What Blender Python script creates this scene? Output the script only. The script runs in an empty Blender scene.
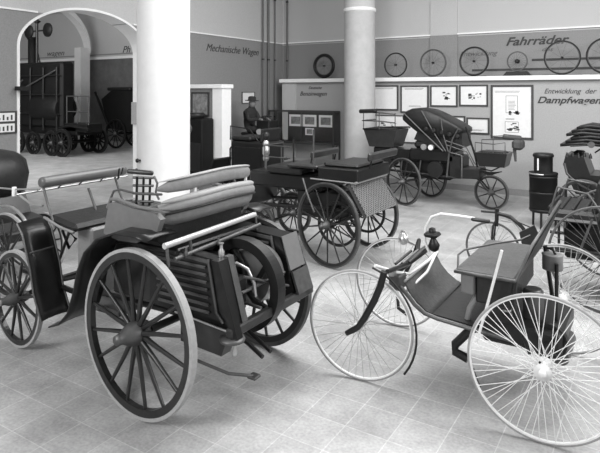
import bpy, math, random
from mathutils import Vector, Matrix
random.seed(4)
PI = math.pi
sc = bpy.context.scene
col = sc.collection

# ---------------------------------------------------------------- camera
YAW = math.atan2(.531, .847)
cam_d = bpy.data.cameras.new('camera'); cam = bpy.data.objects.new('camera', cam_d); col.objects.link(cam)
cam.location = (0, 0, 2.3); cam.rotation_euler = (PI/2, 0, YAW)
cam_d.sensor_width = 36; cam_d.lens = 564/600*36
cam_d.shift_y = -(226.5-92)/600
cam_d.clip_end = 200
sc.camera = cam
# ---------------------------------------------------------------- world + light
w = bpy.data.worlds.new('world'); sc.world = w; w.use_nodes = True
w.node_tree.nodes['Background'].inputs[0].default_value = (1, 1, 1, 1)
w.node_tree.nodes['Background'].inputs[1].default_value = 0.5
def area(name, loc, target, sx, sy, power):
    l = bpy.data.lights.new(name, 'AREA'); l.shape = 'RECTANGLE'; l.size = sx; l.size_y = sy; l.energy = power
    o = bpy.data.objects.new(name, l); col.objects.link(o); o.location = loc
    o.rotation_euler = (Vector(target)-Vector(loc)).to_track_quat('-Z', 'Y').to_euler()
    return o
area('window_light_main', (-4.2, -3.6, 5.0), (-3.2, 5, 0.3), 3.0, 2.0, 430)
area('window_light_right', (4.5, 5.5, 4.9), (-4, 8, 1.0), 4.5, 2.2, 420)
area('overhead_fill', (-2.2, 6.8, 6.2), (-2.2, 6.8, 0), 5, 5, 620)  # added soft top light to brighten the tyre treads; the ceiling has no opening
area('hall_light', (-15, 6, 5.2), (-20, 17, 2), 6, 2.5, 800)
sc.view_settings.view_transform = 'Standard'; sc.view_settings.look = 'None'
sc.view_settings.gamma = 1; sc.view_settings.use_curve_mapping = False
sc.view_settings.exposure = 0.17

# ---------------------------------------------------------------- materials
def lin(v):
    v /= 255.
    return v/12.92 if v <= .04045 else ((v+.055)/1.055)**2.4
def mat(name, v, rough=.7, metal=0, var=.12, scale=14, bump=.05, spec=.5, coat=0):
    m = bpy.data.materials.new(name); m.use_nodes = True; nt = m.node_tree; b = nt.nodes['Principled BSDF']
    tc = nt.nodes.new('ShaderNodeTexCoord'); n = nt.nodes.new('ShaderNodeTexNoise'); n.inputs['Scale'].default_value = scale
    n.inputs['Detail'].default_value = 6; n.inputs['Roughness'].default_value = .65
    nt.links.new(tc.outputs['Object'], n.inputs['Vector'])
    r = nt.nodes.new('ShaderNodeMapRange'); r.inputs[1].default_value = .25; r.inputs[2].default_value = .75
    c = lin(v); r.inputs[3].default_value = c*(1-var); r.inputs[4].default_value = c*(1+var)
    nt.links.new(n.outputs['Fac'], r.inputs[0])
    k = nt.nodes.new('ShaderNodeCombineColor')
    for i in range(3): nt.links.new(r.outputs[0], k.inputs[i])
    nt.links.new(k.outputs[0], b.inputs['Base Color'])
    b.inputs['Roughness'].default_value = rough; b.inputs['Metallic'].default_value = metal
    b.inputs['Specular IOR Level'].default_value = spec; b.inputs['Coat Weight'].default_value = coat
    if bump:
        bp = nt.nodes.new('ShaderNodeBump'); bp.inputs['Strength'].default_value = bump; bp.inputs['Distance'].default_value = .02
        nt.links.new(n.outputs['Fac'], bp.inputs['Height']); nt.links.new(bp.outputs[0], b.inputs['Normal'])
    return m
M = dict(
    wall_up=mat('pale_plaster', 186, .9, scale=70, var=.14), wall_dark=mat('grey_wall_paint', 136, .85, scale=40, var=.16),
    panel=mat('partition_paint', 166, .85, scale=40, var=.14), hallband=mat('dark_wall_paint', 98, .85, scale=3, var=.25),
    white=mat('white_paint', 238, .7, var=.04), column=mat('column_plaster', 214, .8, scale=6, var=.05),
    ceil=mat('ceiling_paint', 215, .9, var=.04),
    black=mat('black_lacquer', 26, .28, var=.3, spec=.4), dark=mat('dark_iron', 30, .42, .1, var=.3, spec=.35), soot=mat('sooty_iron', 16, .6, 0, var=.5, scale=5, spec=.25),
    iron=mat('grey_iron', 88, .45, .5, var=.3), steel=mat('bright_steel', 175, .3, .75, var=.1), nickel=mat('pale_enamel', 225, .4, 0, var=.08),
    brass=mat('brass', 190, .3, .8, var=.15), leather=mat('dark_leather', 32, .45, var=.35, scale=20, bump=.2, spec=.35),
    tan=mat('worn_tan_leather', 122, .5, var=.15, scale=20, bump=.15), pale_leather=mat('pale_leather', 146, .5, var=.12, scale=25, bump=.15),
    tyre=mat('grey_rubber_tyre', 150, .75, var=.15, scale=30), tyre_dark=mat('dark_rubber_tyre', 80, .6, var=.3), felloe=mat('dark_painted_wood', 34, .28, var=.3, spec=.45),
    wood=mat('varnished_wood', 46, .32, var=.35, scale=9, spec=.45), board=mat('footboard_cloth', 76, .8, var=.3, scale=40, bump=.2),
    barmetal=mat('grey_bar_highlight', 190, .25, .3), roll=mat('glossy_roll_leather', 84, .35),  # barmetal: grey bar paled so its base colour carries the highlight
    column_grey=mat('grey_column_paint', 180, .8, scale=5, var=.1),
    pipe=mat('painted_pipe', 100, .6), louvre=mat('louvre_paint', 84, .35), tub=mat('seat_side_leather', 104, .45), grey_tyre=mat('worn_rubber', 128, .7, var=.15),
    paper=mat('paper', 228, .8, var=.05), frame=mat('dark_frame_wood', 60, .5), ink=mat('ink', 66, .9, var=.1), ink2=mat('faded_ink', 96, .9),
    pic=mat('photo_print', 130, .6, var=.7, scale=9, bump=0), caseback=mat('case_backing', 60, .8), cloth=mat('dark_coat_cloth', 44, .9), skin=mat('skin', 118, .6, var=.05),
    plinth=mat('plinth_stone', 165, .8), bag=mat('worn_bag_leather', 66, .7, var=.3),
)
def glass_mat():
    m = bpy.data.materials.new('clear_glass'); m.use_nodes = True; b = m.node_tree.nodes['Principled BSDF']
    b.inputs['Base Color'].default_value = (1, 1, 1, 1); b.inputs['Roughness'].default_value = .02; b.inputs['Transmission Weight'].default_value = 1; b.inputs['IOR'].default_value = 1.01
    return m
M['glass'] = glass_mat()
def floor_mat():
    m = bpy.data.materials.new('stone_floor_tiles'); m.use_nodes = True; nt = m.node_tree; b = nt.nodes['Principled BSDF']
    tc = nt.nodes.new('ShaderNodeTexCoord'); mp = nt.nodes.new('ShaderNodeMapping'); mp.inputs['Location'].default_value = (2.115, -3.93+.157, 0)
    nt.links.new(tc.outputs['Object'], mp.inputs[0])
    br = nt.nodes.new('ShaderNodeTexBrick'); br.offset = 0; br.squash = 1
    n3 = nt.nodes.new('ShaderNodeTexNoise'); n3.inputs['Scale'].default_value = 45; n3.inputs['Detail'].default_value = 4; nt.links.new(tc.outputs['Object'], n3.inputs['Vector'])
    br.inputs['Scale'].default_value = 1; br.inputs['Brick Width'].default_value = .314; br.inputs['Row Height'].default_value = .314
    br.inputs['Mortar Size'].default_value = .0045; br.inputs['Mortar Smooth'].default_value = .4; br.inputs['Bias'].default_value = 0
    a, c, d = lin(156), lin(168), lin(184)
    br.inputs['Color1'].default_value = (a, a, a, 1); br.inputs['Color2'].default_value = (c, c, c, 1); br.inputs['Mortar'].default_value = (d, d, d, 1)
    nt.links.new(mp.outputs[0], br.inputs['Vector'])
    n = nt.nodes.new('ShaderNodeTexNoise'); n.inputs['Scale'].default_value = 2.2; n.inputs['Detail'].default_value = 8; n.inputs['Roughness'].default_value = .7
    nt.links.new(tc.outputs['Object'], n.inputs['Vector'])
    r = nt.nodes.new('ShaderNodeMapRange'); r.inputs[1].default_value = .3; r.inputs[2].default_value = .7; r.inputs[3].default_value = .68; r.inputs[4].default_value = 1.2
    nt.links.new(n.outputs['Fac'], r.inputs[0])
    r3 = nt.nodes.new('ShaderNodeMapRange'); r3.inputs[1].default_value = .3; r3.inputs[2].default_value = .7; r3.inputs[3].default_value = .86; r3.inputs[4].default_value = 1.14; nt.links.new(n3.outputs['Fac'], r3.inputs[0])
    pr_ = nt.nodes.new('ShaderNodeMath'); pr_.operation = 'MULTIPLY'; nt.links.new(r.outputs[0], pr_.inputs[0]); nt.links.new(r3.outputs[0], pr_.inputs[1])
    mx = nt.nodes.new('ShaderNodeVectorMath'); mx.operation = 'SCALE'
    nt.links.new(br.outputs['Color'], mx.inputs[0]); nt.links.new(pr_.outputs[0], mx.inputs['Scale'])
    nt.links.new(mx.outputs[0], b.inputs['Base Color']); b.inputs['Roughness'].default_value = .55
    return m
M['floor'] = floor_mat()
M['cane_back'] = mat('cane_backing', 58, .8); M['cane_strip'] = mat('cane_strip', 104, .6)

# ---------------------------------------------------------------- mesh builder (world coordinates, shifted to the root on build)
class MB:
    def __init__(s): s.v = []; s.f = []; s.sm = []
    def add(s, vs, fs, smooth=False):
        o = len(s.v); s.v += [tuple(v) for v in vs]; s.f += [tuple(i+o for i in f) for f in fs]; s.sm += [smooth]*len(fs); return s
    def box(s, c, d, rot=None, bev=0):
        x, y, z = d[0]/2, d[1]/2, d[2]/2
        if bev:
            b = min(bev, x*.9, y*.9, z*.9); pts = []
            for sx in (-1, 1):
                for sy in (-1, 1):
                    for sz in (-1, 1):
                        pts += [(sx*x, sy*(y-b), sz*(z-b)), (sx*(x-b), sy*y, sz*(z-b)), (sx*(x-b), sy*(y-b), sz*z)]
            I = lambda a, b_, c_, k: ((a*2+b_)*2+c_)*3+k
            F = []
            for a in (0, 1):
                F.append([I(a, 0, 0, 0), I(a, 1, 0, 0), I(a, 1, 1, 0), I(a, 0, 1, 0)])
                F.append([I(0, a, 0, 1), I(1, a, 0, 1), I(1, a, 1, 1), I(0, a, 1, 1)])
                F.append([I(0, 0, a, 2), I(1, 0, a, 2), I(1, 1, a, 2), I(0, 1, a, 2)])
                for c_ in (0, 1):
                    F.append([I(a, c_, 0, 0), I(a, c_, 1, 0), I(a, c_, 1, 1), I(a, c_, 0, 1)])
                    F.append([I(a, 0, c_, 0), I(a, 1, c_, 0), I(a, 1, c_, 2), I(a, 0, c_, 2)])
                    F.append([I(0, a, c_, 1), I(1, a, c_, 1), I(1, a, c_, 2), I(0, a, c_, 2)])
                    for d_ in (0, 1): F.append([I(a, c_, d_, 0), I(a, c_, d_, 1), I(a, c_, d_, 2)])
        else:
            pts = [(a*x, b_*y, c_*z) for a in (-1, 1) for b_ in (-1, 1) for c_ in (-1, 1)]
            F = [(0, 1, 3, 2), (4, 6, 7, 5), (0, 4, 5, 1), (2, 3, 7, 6), (0, 2, 6, 4), (1, 5, 7, 3)]
        pts = [Vector(p) for p in pts]
        if rot: R = rot if isinstance(rot, Matrix) else Matrix.Rotation(rot[1], 3, rot[0]); pts = [R @ p for p in pts]
        return s.add([p+Vector(c) for p in pts], F)
    def bb(s, x0, x1, y0, y1, z0, z1, bev=0): return s.box(((x0+x1)/2, (y0+y1)/2, (z0+z1)/2), (abs(x1-x0), abs(y1-y0), abs(z1-z0)), None, bev)
    def tube(s, pts, r, n=8, closed=False, smooth=True, flat=None):
        P = [Vector(p) for p in pts]; m = len(P); rs = r if isinstance(r, (list, tuple)) else [r]*m
        up = None; V = []
        for i in range(m):
            a = P[i-1] if (i or closed) else P[0]; b = P[(i+1) % m] if (i < m-1 or closed) else P[-1]
            t = (b-a).normalized()
            if up is None:
                q = Vector((0, 0, 1)) if abs(t.z) < .9 else Vector((1, 0, 0)); up = (q-t*q.dot(t)).normalized()
            else:
                up = up-t*up.dot(t); up = up.normalized() if up.length > 1e-6 else Vector((0, 0, 1))
            sd = t.cross(up)
            for k in range(n):
                an = 2*PI*k/n; V.append(P[i]+(up*math.cos(an)*(flat or 1)+sd*math.sin(an))*rs[i])
        F = [[i*n+k, i*n+(k+1) % n, ((i+1) % m)*n+(k+1) % n, ((i+1) % m)*n+k] for i in range(m if closed else m-1) for k in range(n)]
        s.add(V, F, smooth)
        if not closed: s.add(V[:n], [list(range(n))]); s.add(V[-n:], [list(range(n))])
        return s
    def lathe(s, prof, o, ax=(0, 0, 1), n=20, smooth=True):   # prof: (radius, along)
        ax = Vector(ax).normalized(); q = Vector((0, 0, 1)) if abs(ax.z) < .9 else Vector((1, 0, 0))
        u = (q-ax*q.dot(ax)).normalized(); v = ax.cross(u); o = Vector(o); V = []
        for r, h in prof:
            for k in range(n): a = 2*PI*k/n; V.append(o+ax*h+(u*math.cos(a)+v*math.sin(a))*r)
        m = len(prof)
        F = [[i*n+k, i*n+(k+1) % n, (i+1)*n+(k+1) % n, (i+1)*n+k] for i in range(m-1) for k in range(n)]
        s.add(V, F, smooth)
        for i in (0, m-1):
            if prof[i][0] > 1e-4: s.add(V[i*n:(i+1)*n], [list(range(n))])
        return s
    def ring(s, c, R, r_in, y0, y1, n=64):                    # wheel ring around the Y axis, rectangular section
        V = []
        for k in range(n):
            a = 2*PI*k/n; x, z = math.cos(a), math.sin(a)
            for rr, yy in ((R, y0), (R, y1), (r_in, y1), (r_in, y0)): V.append((c[0]+x*rr, c[1]+yy, c[2]+z*rr))
        return s.add(V, [[k*4+j, k*4+(j+1) % 4, ((k+1) % n)*4+(j+1) % 4, ((k+1) % n)*4+j] for k in range(n) for j in range(4)])
    def torus(s, c, R, r, n=64, m=8, flat=1.):
        V = []
        for k in range(n):
            a = 2*PI*k/n
            for j in range(m): b = 2*PI*j/m; q = R+r*math.cos(b); V.append((c[0]+q*math.cos(a), c[1]+r*math.sin(b)*flat, c[2]+q*math.sin(a)))
        return s.add(V, [[k*m+j, k*m+(j+1) % m, ((k+1) % n)*m+(j+1) % m, ((k+1) % n)*m+j] for k in range(n) for j in range(m)], True)
    def prism(s, poly, off):                                  # polygon of 3-D points extruded by off
        P = [Vector(p) for p in poly]; off = Vector(off); n = len(P)
        return s.add(P+[p+off for p in P], [list(range(n)), list(range(n, 2*n))]+[[i, (i+1) % n, (i+1) % n+n, i+n] for i in range(n)])
    def xz(s, poly, y0, y1): return s.prism([(x, y0, z) for x, z in poly], (0, y1-y0, 0))
    def sheet(s, rows, th, smooth=True):                      # grid of points given a thickness downwards along local normal
        R = [[Vector(p) for p in r] for r in rows]; m, n = len(R), len(R[0]); N = []
        for i in range(m):
            for j in range(n):
                a = R[min(i+1, m-1)][j]-R[max(i-1, 0)][j]; b = R[i][min(j+1, n-1)]-R[i][max(j-1, 0)][:] if False else R[i][min(j+1, n-1)]-R[i][max(j-1, 0)]
                c = a.cross(b); N.append(c.normalized() if c.length > 1e-9 else Vector((0, 0, 1)))
        A = [R[i][j] for i in range(m) for j in range(n)]; B = [A[k]-N[k]*th for k in range(m*n)]; o = m*n
        F = []
        for i in range(m-1):
            for j in range(n-1):
                q = [i*n+j, i*n+j+1, (i+1)*n+j+1, (i+1)*n+j]; F += [q, [k+o for k in q[::-1]]]
        for i in range(m-1):
            for j in (0, n-1): F.append([i*n+j, (i+1)*n+j, (i+1)*n+j+o, i*n+j+o])
        for j in range(n-1):
            for i in (0, m-1): F.append([i*n+j, i*n+j+1, i*n+j+1+o, i*n+j+o])
        return s.add(A+B, F, smooth)
    def sweep(s, path, prof, smooth=True, scale=None):                    # horizontal path, profile (outward, up)
        P = [Vector(p) for p in path]; m = len(P); n = len(prof); V = []
        for i in range(m):
            t = P[min(i+1, m-1)]-P[max(i-1, 0)]; t.z = 0; t.normalize(); nn = Vector((t.y, -t.x, 0))
            q = scale[i] if scale else 1
            for a, b in prof: V.append(P[i]+nn*a*q+Vector((0, 0, b*q)))
        F = [[i*n+k, i*n+(k+1) % n, (i+1)*n+(k+1) % n, (i+1)*n+k] for i in range(m-1) for k in range(n)]
        s.add(V, F, smooth); s.add(V[:n], [list(range(n))]); s.add(V[-n:], [list(range(n))]); return s
    def build(s, name, m, parent=None, loc=None, label=None, cat=None, group=None, kind=None, origin=None):
        """vertices are world coordinates; parent is a root (or a part whose origin sits at `origin`)"""
        me = bpy.data.meshes.new(name)
        O = Vector(origin) if origin is not None else (world_of(parent) if parent else Vector(loc or (0, 0, 0)))
        me.from_pydata([tuple(Vector(v)-O) for v in s.v], [], s.f); me.materials.append(M[m] if isinstance(m, str) else m)
        me.polygons.foreach_set('use_smooth', s.sm); me.update()
        o = bpy.data.objects.new(name, me); col.objects.link(o)
        if parent: o.parent = parent; o.location = O-world_of(parent)
        else: o.location = O
        tag(o, label, cat, group, kind); return o
def world_of(o):
    v = Vector((0, 0, 0))
    while o: v += o.location; o = o.parent
    return v
def tag(o, label=None, cat=None, group=None, kind=None):
    if label: o['label'] = label
    if cat: o['category'] = cat
    if group: o['group'] = group
    if kind: o['kind'] = kind
    return o
def root(name, loc, label, cat, group=None):
    o = bpy.data.objects.new(name, None); o.empty_display_size = .2; col.objects.link(o); o.location = loc
    return tag(o, label, cat, group)
def copy_tree(o, parent=None):
    c = o.copy(); col.objects.link(c)
    if parent: c.parent = parent
    for ch in list(o.children): copy_tree(ch, c)
    return c
def struct(name, mb, m): return mb.build(name, m, kind='structure')
def fix_normals():
    import bmesh
    for me in bpy.data.meshes:
        bm = bmesh.new(); bm.from_mesh(me); bmesh.ops.recalc_face_normals(bm, faces=bm.faces); bm.to_mesh(me); bm.free()
def arc(cx, cz, r, a0, a1, n=12): return [(cx+r*math.cos(math.radians(a0+(a1-a0)*i/n)), cz+r*math.sin(math.radians(a0+(a1-a0)*i/n))) for i in range(n+1)]

def text(body, size, p, rotz, m, label, xlen=None, shear=.35, bold=0, parent=None, name='wall_lettering', depth=.004):
    cu = bpy.data.curves.new(name, 'FONT'); cu.body = body; cu.size = size; cu.shear = shear; cu.extrude = depth; cu.offset = bold*size
    t = bpy.data.objects.new(name, cu); col.objects.link(t); bpy.context.view_layer.update()
    me = bpy.data.meshes.new_from_object(t.evaluated_get(bpy.context.evaluated_depsgraph_get())); col.objects.unlink(t); bpy.data.objects.remove(t)
    if xlen:
        w_ = max(v.co.x for v in me.vertices); k = xlen/w_
        for v in me.vertices: v.co.x *= k
    me.materials.clear(); me.materials.append(M[m]); o = bpy.data.objects.new(name, me); col.objects.link(o)
    o.location = p; o.rotation_euler = (PI/2, 0, rotz)
    if parent: o.parent = parent; o.location = Vector(p)-world_of(parent)
    else: tag(o, label, 'lettering')
    return o

# ================================================================ SETTING
XL, YB = -9.18, 13.7
struct('floor', MB().bb(-36, 6, -6, 20, -.1, 0), 'floor')
struct('ceiling', MB().bb(-36, 6, -6, 20, 6.3, 6.4), 'ceil')
# left wall with arch (opening Y 5.6..8.5, spring 3.1, rise .77), thickness .42
A0, A1, SP, RI = 5.6, 8.5, 3.1, .77
def left_wall_piece(z0, z1, y_lo=-6, y_hi=YB):
    mb = MB(); T = .42
    if z0 == 0: mb.bb(XL-T, XL, y_lo, A0, z0, z1); mb.bb(XL-T, XL, A1, y_hi, z0, z1)
    return mb
def arch_z(y):
    u = (y-(A0+A1)/2)/((A1-A0)/2); return SP+RI*math.sqrt(max(0, 1-u*u))
def wall_with_arch(zlo, zhi):
    mb = MB(); T = .42; ys = [A0+(A1-A0)*(1-math.cos(PI*i/40))/2 for i in range(41)]
    if zlo < SP: mb.bb(XL-T, XL, -6, A0, zlo, zhi); mb.bb(XL-T, XL, A1, YB, zlo, zhi)
    else: mb.bb(XL-T, XL, -6, A0, zlo, zhi); mb.bb(XL-T, XL, A1, YB, zlo, zhi)
    for a, b in zip(ys, ys[1:]):
        za, zb = max(arch_z(a), zlo), max(arch_z(b), zlo)
        if min(za, zb) >= zhi: continue
        za, zb = min(za, zhi-.001), min(zb, zhi-.001)
        mb.prism([(XL, a, za), (XL, b, zb), (XL, b, zhi), (XL, a, zhi)], (-T, 0, 0))
    return mb
struct('wall_left', wall_with_arch(0, 3.7), 'wall_dark')
struct('wall_left_upper', wall_with_arch(3.7, 6.3), 'wall_up')
# white reveal lining and raised moulding of the arch
def arch_path(n=40, off=0):
    p = [(A0-off, 0), (A0-off, SP)]
    cy = (A0+A1)/2; hw = (A1-A0)/2
    p += [(cy-(hw+off)*math.cos(PI*i/n), SP+(RI+off)*math.sin(PI*i/n)) for i in range(1, n)]
    return p+[(A1+off, SP), (A1+off, 0)]
def arch_band(o0, o1, x0, x1):
    a, b = arch_path(off=o0), arch_path(off=o1); V = []
    for (y, z), (y2, z2) in zip(a, b): V += [(x0, y, z), (x1, y, z), (x1, y2, z2), (x0, y2, z2)]
    F = [[i*4+j, i*4+(j+1) % 4, (i+1)*4+(j+1) % 4, (i+1)*4+j] for i in range(len(a)-1) for j in range(4)]+[[0, 1, 2, 3], [len(V)-4+k for k in range(4)]]
    return MB().add(V, F)
struct('trim_1', arch_band(-.015, .03, XL-.44, XL+.02), 'white')
# back wall, moulding line
struct('wall_back', MB().bb(XL, 6, YB, YB+.4, 0, 3.72), 'wall_dark')
struct('wall_back_upper', MB().bb(XL, 6, YB, YB+.4, 3.72, 6.3), 'wall_up')
struct('trim_2', MB().bb(XL, 6, YB-.025, YB, 3.70, 3.735), 'white')
struct('trim_3', MB().bb(XL, 6, YB-.012, YB, 3.655, 3.675), 'wall_up')
m_ = MB(); m_.bb(XL, XL+.025, -6, A0+.35, 3.69, 3.72); m_.bb(XL, XL+.025, A1-.4, YB, 3.69, 3.72); struct('trim_4', m_, 'white')
struct('wall_pilaster', MB().bb(-4.72, -4.05, YB-.04, YB, 2.6, 6.3), 'wall_up')
struct('wall_pilaster_band', MB().bb(-4.73, -4.04, YB-.045, YB, 2.6, 3.7), 'wall_dark')
# partition with white ledge
struct('wall_partition', MB().bb(-8.85, 6, 13.2, YB, 0, 2.56), 'panel')
struct('trim_ledge', MB().bb(-8.9, 6, 13.08, 13.62, 2.56, 2.66, .01), 'white')
struct('trim_partition_strip', MB().bb(-8.85, -8.4, 13.17, 13.2, 0, 2.55), 'wall_up')
struct('baseboard_back', MB().bb(-8.85, 6, 13.17, 13.2, 0, .14), 'wall_dark')
# short wing wall off the left wall
struct('wall_stub', MB().bb(XL, -8.05, 9.62, 9.86, 0, 2.38), 'wall_dark')
struct('wall_stub_end', MB().bb(-8.30, -8.03, 9.58, 9.90, .0, 2.38), 'white')
struct('trim_stub_cap', MB().bb(XL, -7.99, 9.54, 9.94, 2.38, 2.47, .01), 'white')
struct('trim_stub_base', MB().bb(-8.32, -8.01, 9.56, 9.92, 0, .85), 'wall_up')
struct('floor_platform', MB().bb(XL, -7.15, 9.0, 13.1, 0, .5), 'plinth')
# columns
for i, (y, ring) in enumerate(((5.83, 0), (12.3, 1))):
    r = .373
    if ring:
        struct('column_2', MB().lathe([(r, 0), (r, 4.26)], (-6.01, y, 0), n=40), 'column_grey')
        struct('column_2_top', MB().lathe([(r, 4.26), (r, 6.3)], (-6.01, y, 0), n=40), 'wall_up')
        struct('trim_5', MB().lathe([(r, 4.22), (r+.02, 4.23), (r+.02, 4.30), (r, 4.31)], (-6.01, y, 0), n=40), 'white')
    else:
        struct('column_1', MB().lathe([(r, 0), (r, 6.3)], (-5.97, y, 0), n=48), 'column')
# hall beyond the arch
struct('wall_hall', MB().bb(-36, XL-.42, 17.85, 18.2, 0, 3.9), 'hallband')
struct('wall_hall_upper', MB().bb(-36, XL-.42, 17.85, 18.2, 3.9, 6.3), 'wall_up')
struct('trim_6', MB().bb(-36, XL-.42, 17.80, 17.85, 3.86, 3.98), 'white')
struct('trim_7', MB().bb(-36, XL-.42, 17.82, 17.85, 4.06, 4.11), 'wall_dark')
struct('wall_hall_left', MB().bb(-36, -35.7, -6, 18, 0, 6.3), 'wall_up')
struct('column_3', MB().bb(-22.75, -22.3, 16.6, 17.1, 0, 4.35), 'column')
m_ = MB()
for k in range(13):
    a = math.radians(90*k/12)
    if k < 12:
        b = math.radians(90*(k+1)/12)
        m_.prism([(-22.7, 17.1-2.6*(1-math.cos(a)), 4.1+2.1*math.sin(a)), (-22.7, 17.1-2.6*(1-math.cos(b)), 4.1+2.1*math.sin(b)), (-22.7, 17.1-2.6*(1-math.cos(b)), 4.35+2.1*math.sin(b)), (-22.7, 17.1-2.6*(1-math.cos(a)), 4.35+2.1*math.sin(a))], (.45, 0, 0))
struct('trim_vault_rib', m_, 'column')

# pipes in the corner
for i, (x, y, r, m) in enumerate(((XL+.07, 12.62, .026, 'pipe'), (XL+.07, 12.88, .03, 'pipe'), (XL+.07, 13.2, .02, 'pipe'), (-8.98, 13.62, .026, 'pipe'))):
    rt = root('heating_pipe', (x, y, .5 if y < 13.1 else 0), ['grey riser pipe in the corner, leftmost of the four, on the left wall', 'grey riser pipe beside the leftmost one on the left wall', 'thinnest grey riser pipe close to the corner', 'grey riser pipe right of the corner on the back wall'][i], 'pipe', 'riser pipes in the corner')
    z0 = .5 if y < 13.1 else 0
    MB().tube([(x, y, z0), (x, y, 6.3)], r, 12).build('pipe', m, rt)
    for z in (1.6, 3.2, 4.9):
        MB().lathe([(r+.012, -.02), (r+.012, .02)], (x, y, z), n=12).build('pipe_clamp', 'dark', rt)

# lettering
text('Mechanische Wagen', .26, (XL+.006, 10.35, 3.30), PI/2, 'ink', 'black slanted lettering Mechanische Wagen on the left wall', xlen=2.15)
text('Fahrr\u00e4der', .27, (-2.93, YB-.006, 3.38), 0, 'ink', 'large black slanted lettering Fahrräder on the back wall', bold=.02, xlen=1.36)
text('Entwicklung', .16, (-4.0, YB-.006, 3.17), 0, 'ink2', 'small faded lettering Entwicklung behind the bicycle wheel with thick rim', xlen=.9)
text('des', .13, (-2.15, YB-.006, 3.22), 0, 'ink2', 'small faded word right of the Fahrräder row above the bars', xlen=.25)
text('Entwicklung  der', .15, (-2.02, 13.194, 2.27), 0, 'ink', 'small slanted lettering Entwicklung der above Dampfwagen', xlen=1.02)
text('Dampfwagen', .2, (-2.16, 13.194, 2.06), 0, 'ink', 'bold slanted lettering Dampfwagen right of the tall framed poster', xlen=1.25, bold=.02)
text('Deutsche', .11, (-8.0, 13.194, 2.38), 0, 'ink', 'small slanted line of lettering above the glass display case', xlen=.42)
text('Benzinwagen', .17, (-8.28, 13.194, 2.2), 0, 'ink', 'larger slanted line of lettering above the glass display case', xlen=.86)
text('Ph', .45, (-20.95, 17.84, 4.12), 0, 'ink', 'dark lettering on the far hall wall at right inside the arch', xlen=.55)
text('wagen', .4, (-26.75, 17.84, 4.16), 0, 'ink2', 'faded lettering on the far hall wall beside the chimney', xlen=1.5)
# painted time bars on the back wall
for n_, (x0, x1, z) in enumerate(((-2.35, 6, 3.03), (-3.7, 6, 2.82))):
    MB().bb(x0, x1, YB-.012, YB, z-.025, z+.025).build('wall_bar', 'ink', label=['upper dark horizontal bar on the wall behind the bicycle wheels', 'lower dark horizontal bar on the wall just above the white ledge'][n_], cat='bar', group='bars behind the bicycle wheels')

# ================================================================ WHEELS
def wheel(parent, c, R, kind='wood', nsp=16, rz=0, rim_m='felloe', tyre_m='tyre', sp_m='felloe', hub_m='iron', tw=.045, th=.022, fw=.04, fh=.045, sr=.014, hubR=.07, hubL=.2, indiv=True, cap=None, label=None, side=1):
    c = Vector(c)
    rim = MB()
    if kind == 'wood': rim.ring(c, R-th, R-th-fh, -fw/2, fw/2)
    else: rim.ring(c, R-th, R-th-fh, -fw/2, fw/2, 72)
    w_ = rim.build('wheel', rim_m, parent, origin=c, label=label); w_.rotation_euler = (0, 0, rz)
    ty = MB()
    if kind == 'wood': ty.ring(c, R, R-th, -tw/2, tw/2); ty.torus(c, R-th*.8, tw*.45, 64, 6, 1.0) if False else None
    else: ty.torus(c, R-tw/2, tw/2, 72, 8)
    W = lambda mb, nm, m, **k: mb.build(nm, m, w_, origin=c, **k)
    W(ty, 'tyre', tyre_m)
    hb = MB()
    if kind == 'wood':
        hb.lathe([(hubR*.45, -hubL*.62), (hubR*.5, -hubL*.5), (hubR*.75, -hubL*.36), (hubR, -hubL*.14), (hubR, hubL*.14), (hubR*.75, hubL*.36), (hubR*.5, hubL*.5)], c, (0, 1, 0), 20)
    else:
        hb.lathe([(.018, -hubL*.6), (.02, -hubL*.5), (hubR, -hubL*.48), (hubR, -hubL*.42), (hubR*.5, -hubL*.36), (hubR*.5, hubL*.36), (hubR, hubL*.42), (hubR, hubL*.48), (.02, hubL*.5)], c, (0, 1, 0), 20)
    W(hb, 'hub', hub_m)
    if cap: W(MB().lathe([(0.001, -hubL*.75), (hubR*.4, -hubL*.72), (hubR*.46, -hubL*.6), (hubR*.46, -hubL*.5)], c, (0, 1, 0), 16), 'hub_cap', cap)
    ri = R-th-fh
    allsp = MB()
    for k in range(nsp):
        a = 2*PI*(k+.5)/nsp
        sp = MB() if indiv else allsp
        if kind == 'wood':
            d = Vector((math.cos(a), 0, math.sin(a))); q = 1 if k % 2 else -1
            sp.tube([c+d*hubR*.8+Vector((0, q*.008, 0)), c+d*(hubR+(ri-hubR)*.3), c+d*(ri+.004)], [sr*1.35, sr*1.1, sr*.8], 8)
        else:
            q = 1 if k % 2 else -1; ph = .75 if (k//2) % 2 else -.75
            d = Vector((math.cos(a), 0, math.sin(a))); e = Vector((math.cos(a+ph), 0, math.sin(a+ph)))
            sp.tube([c+e*hubR*.85+Vector((0, q*hubL*.44, 0)), c+d*(ri+.003)], sr, 5)
        if indiv: W(sp, 'spoke', sp_m)
    if not indiv: W(allsp, 'spokes' if kind == 'wood' else 'wire_spokes', sp_m, kind='stuff' if kind == 'wire' else None)
    return w_

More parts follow.
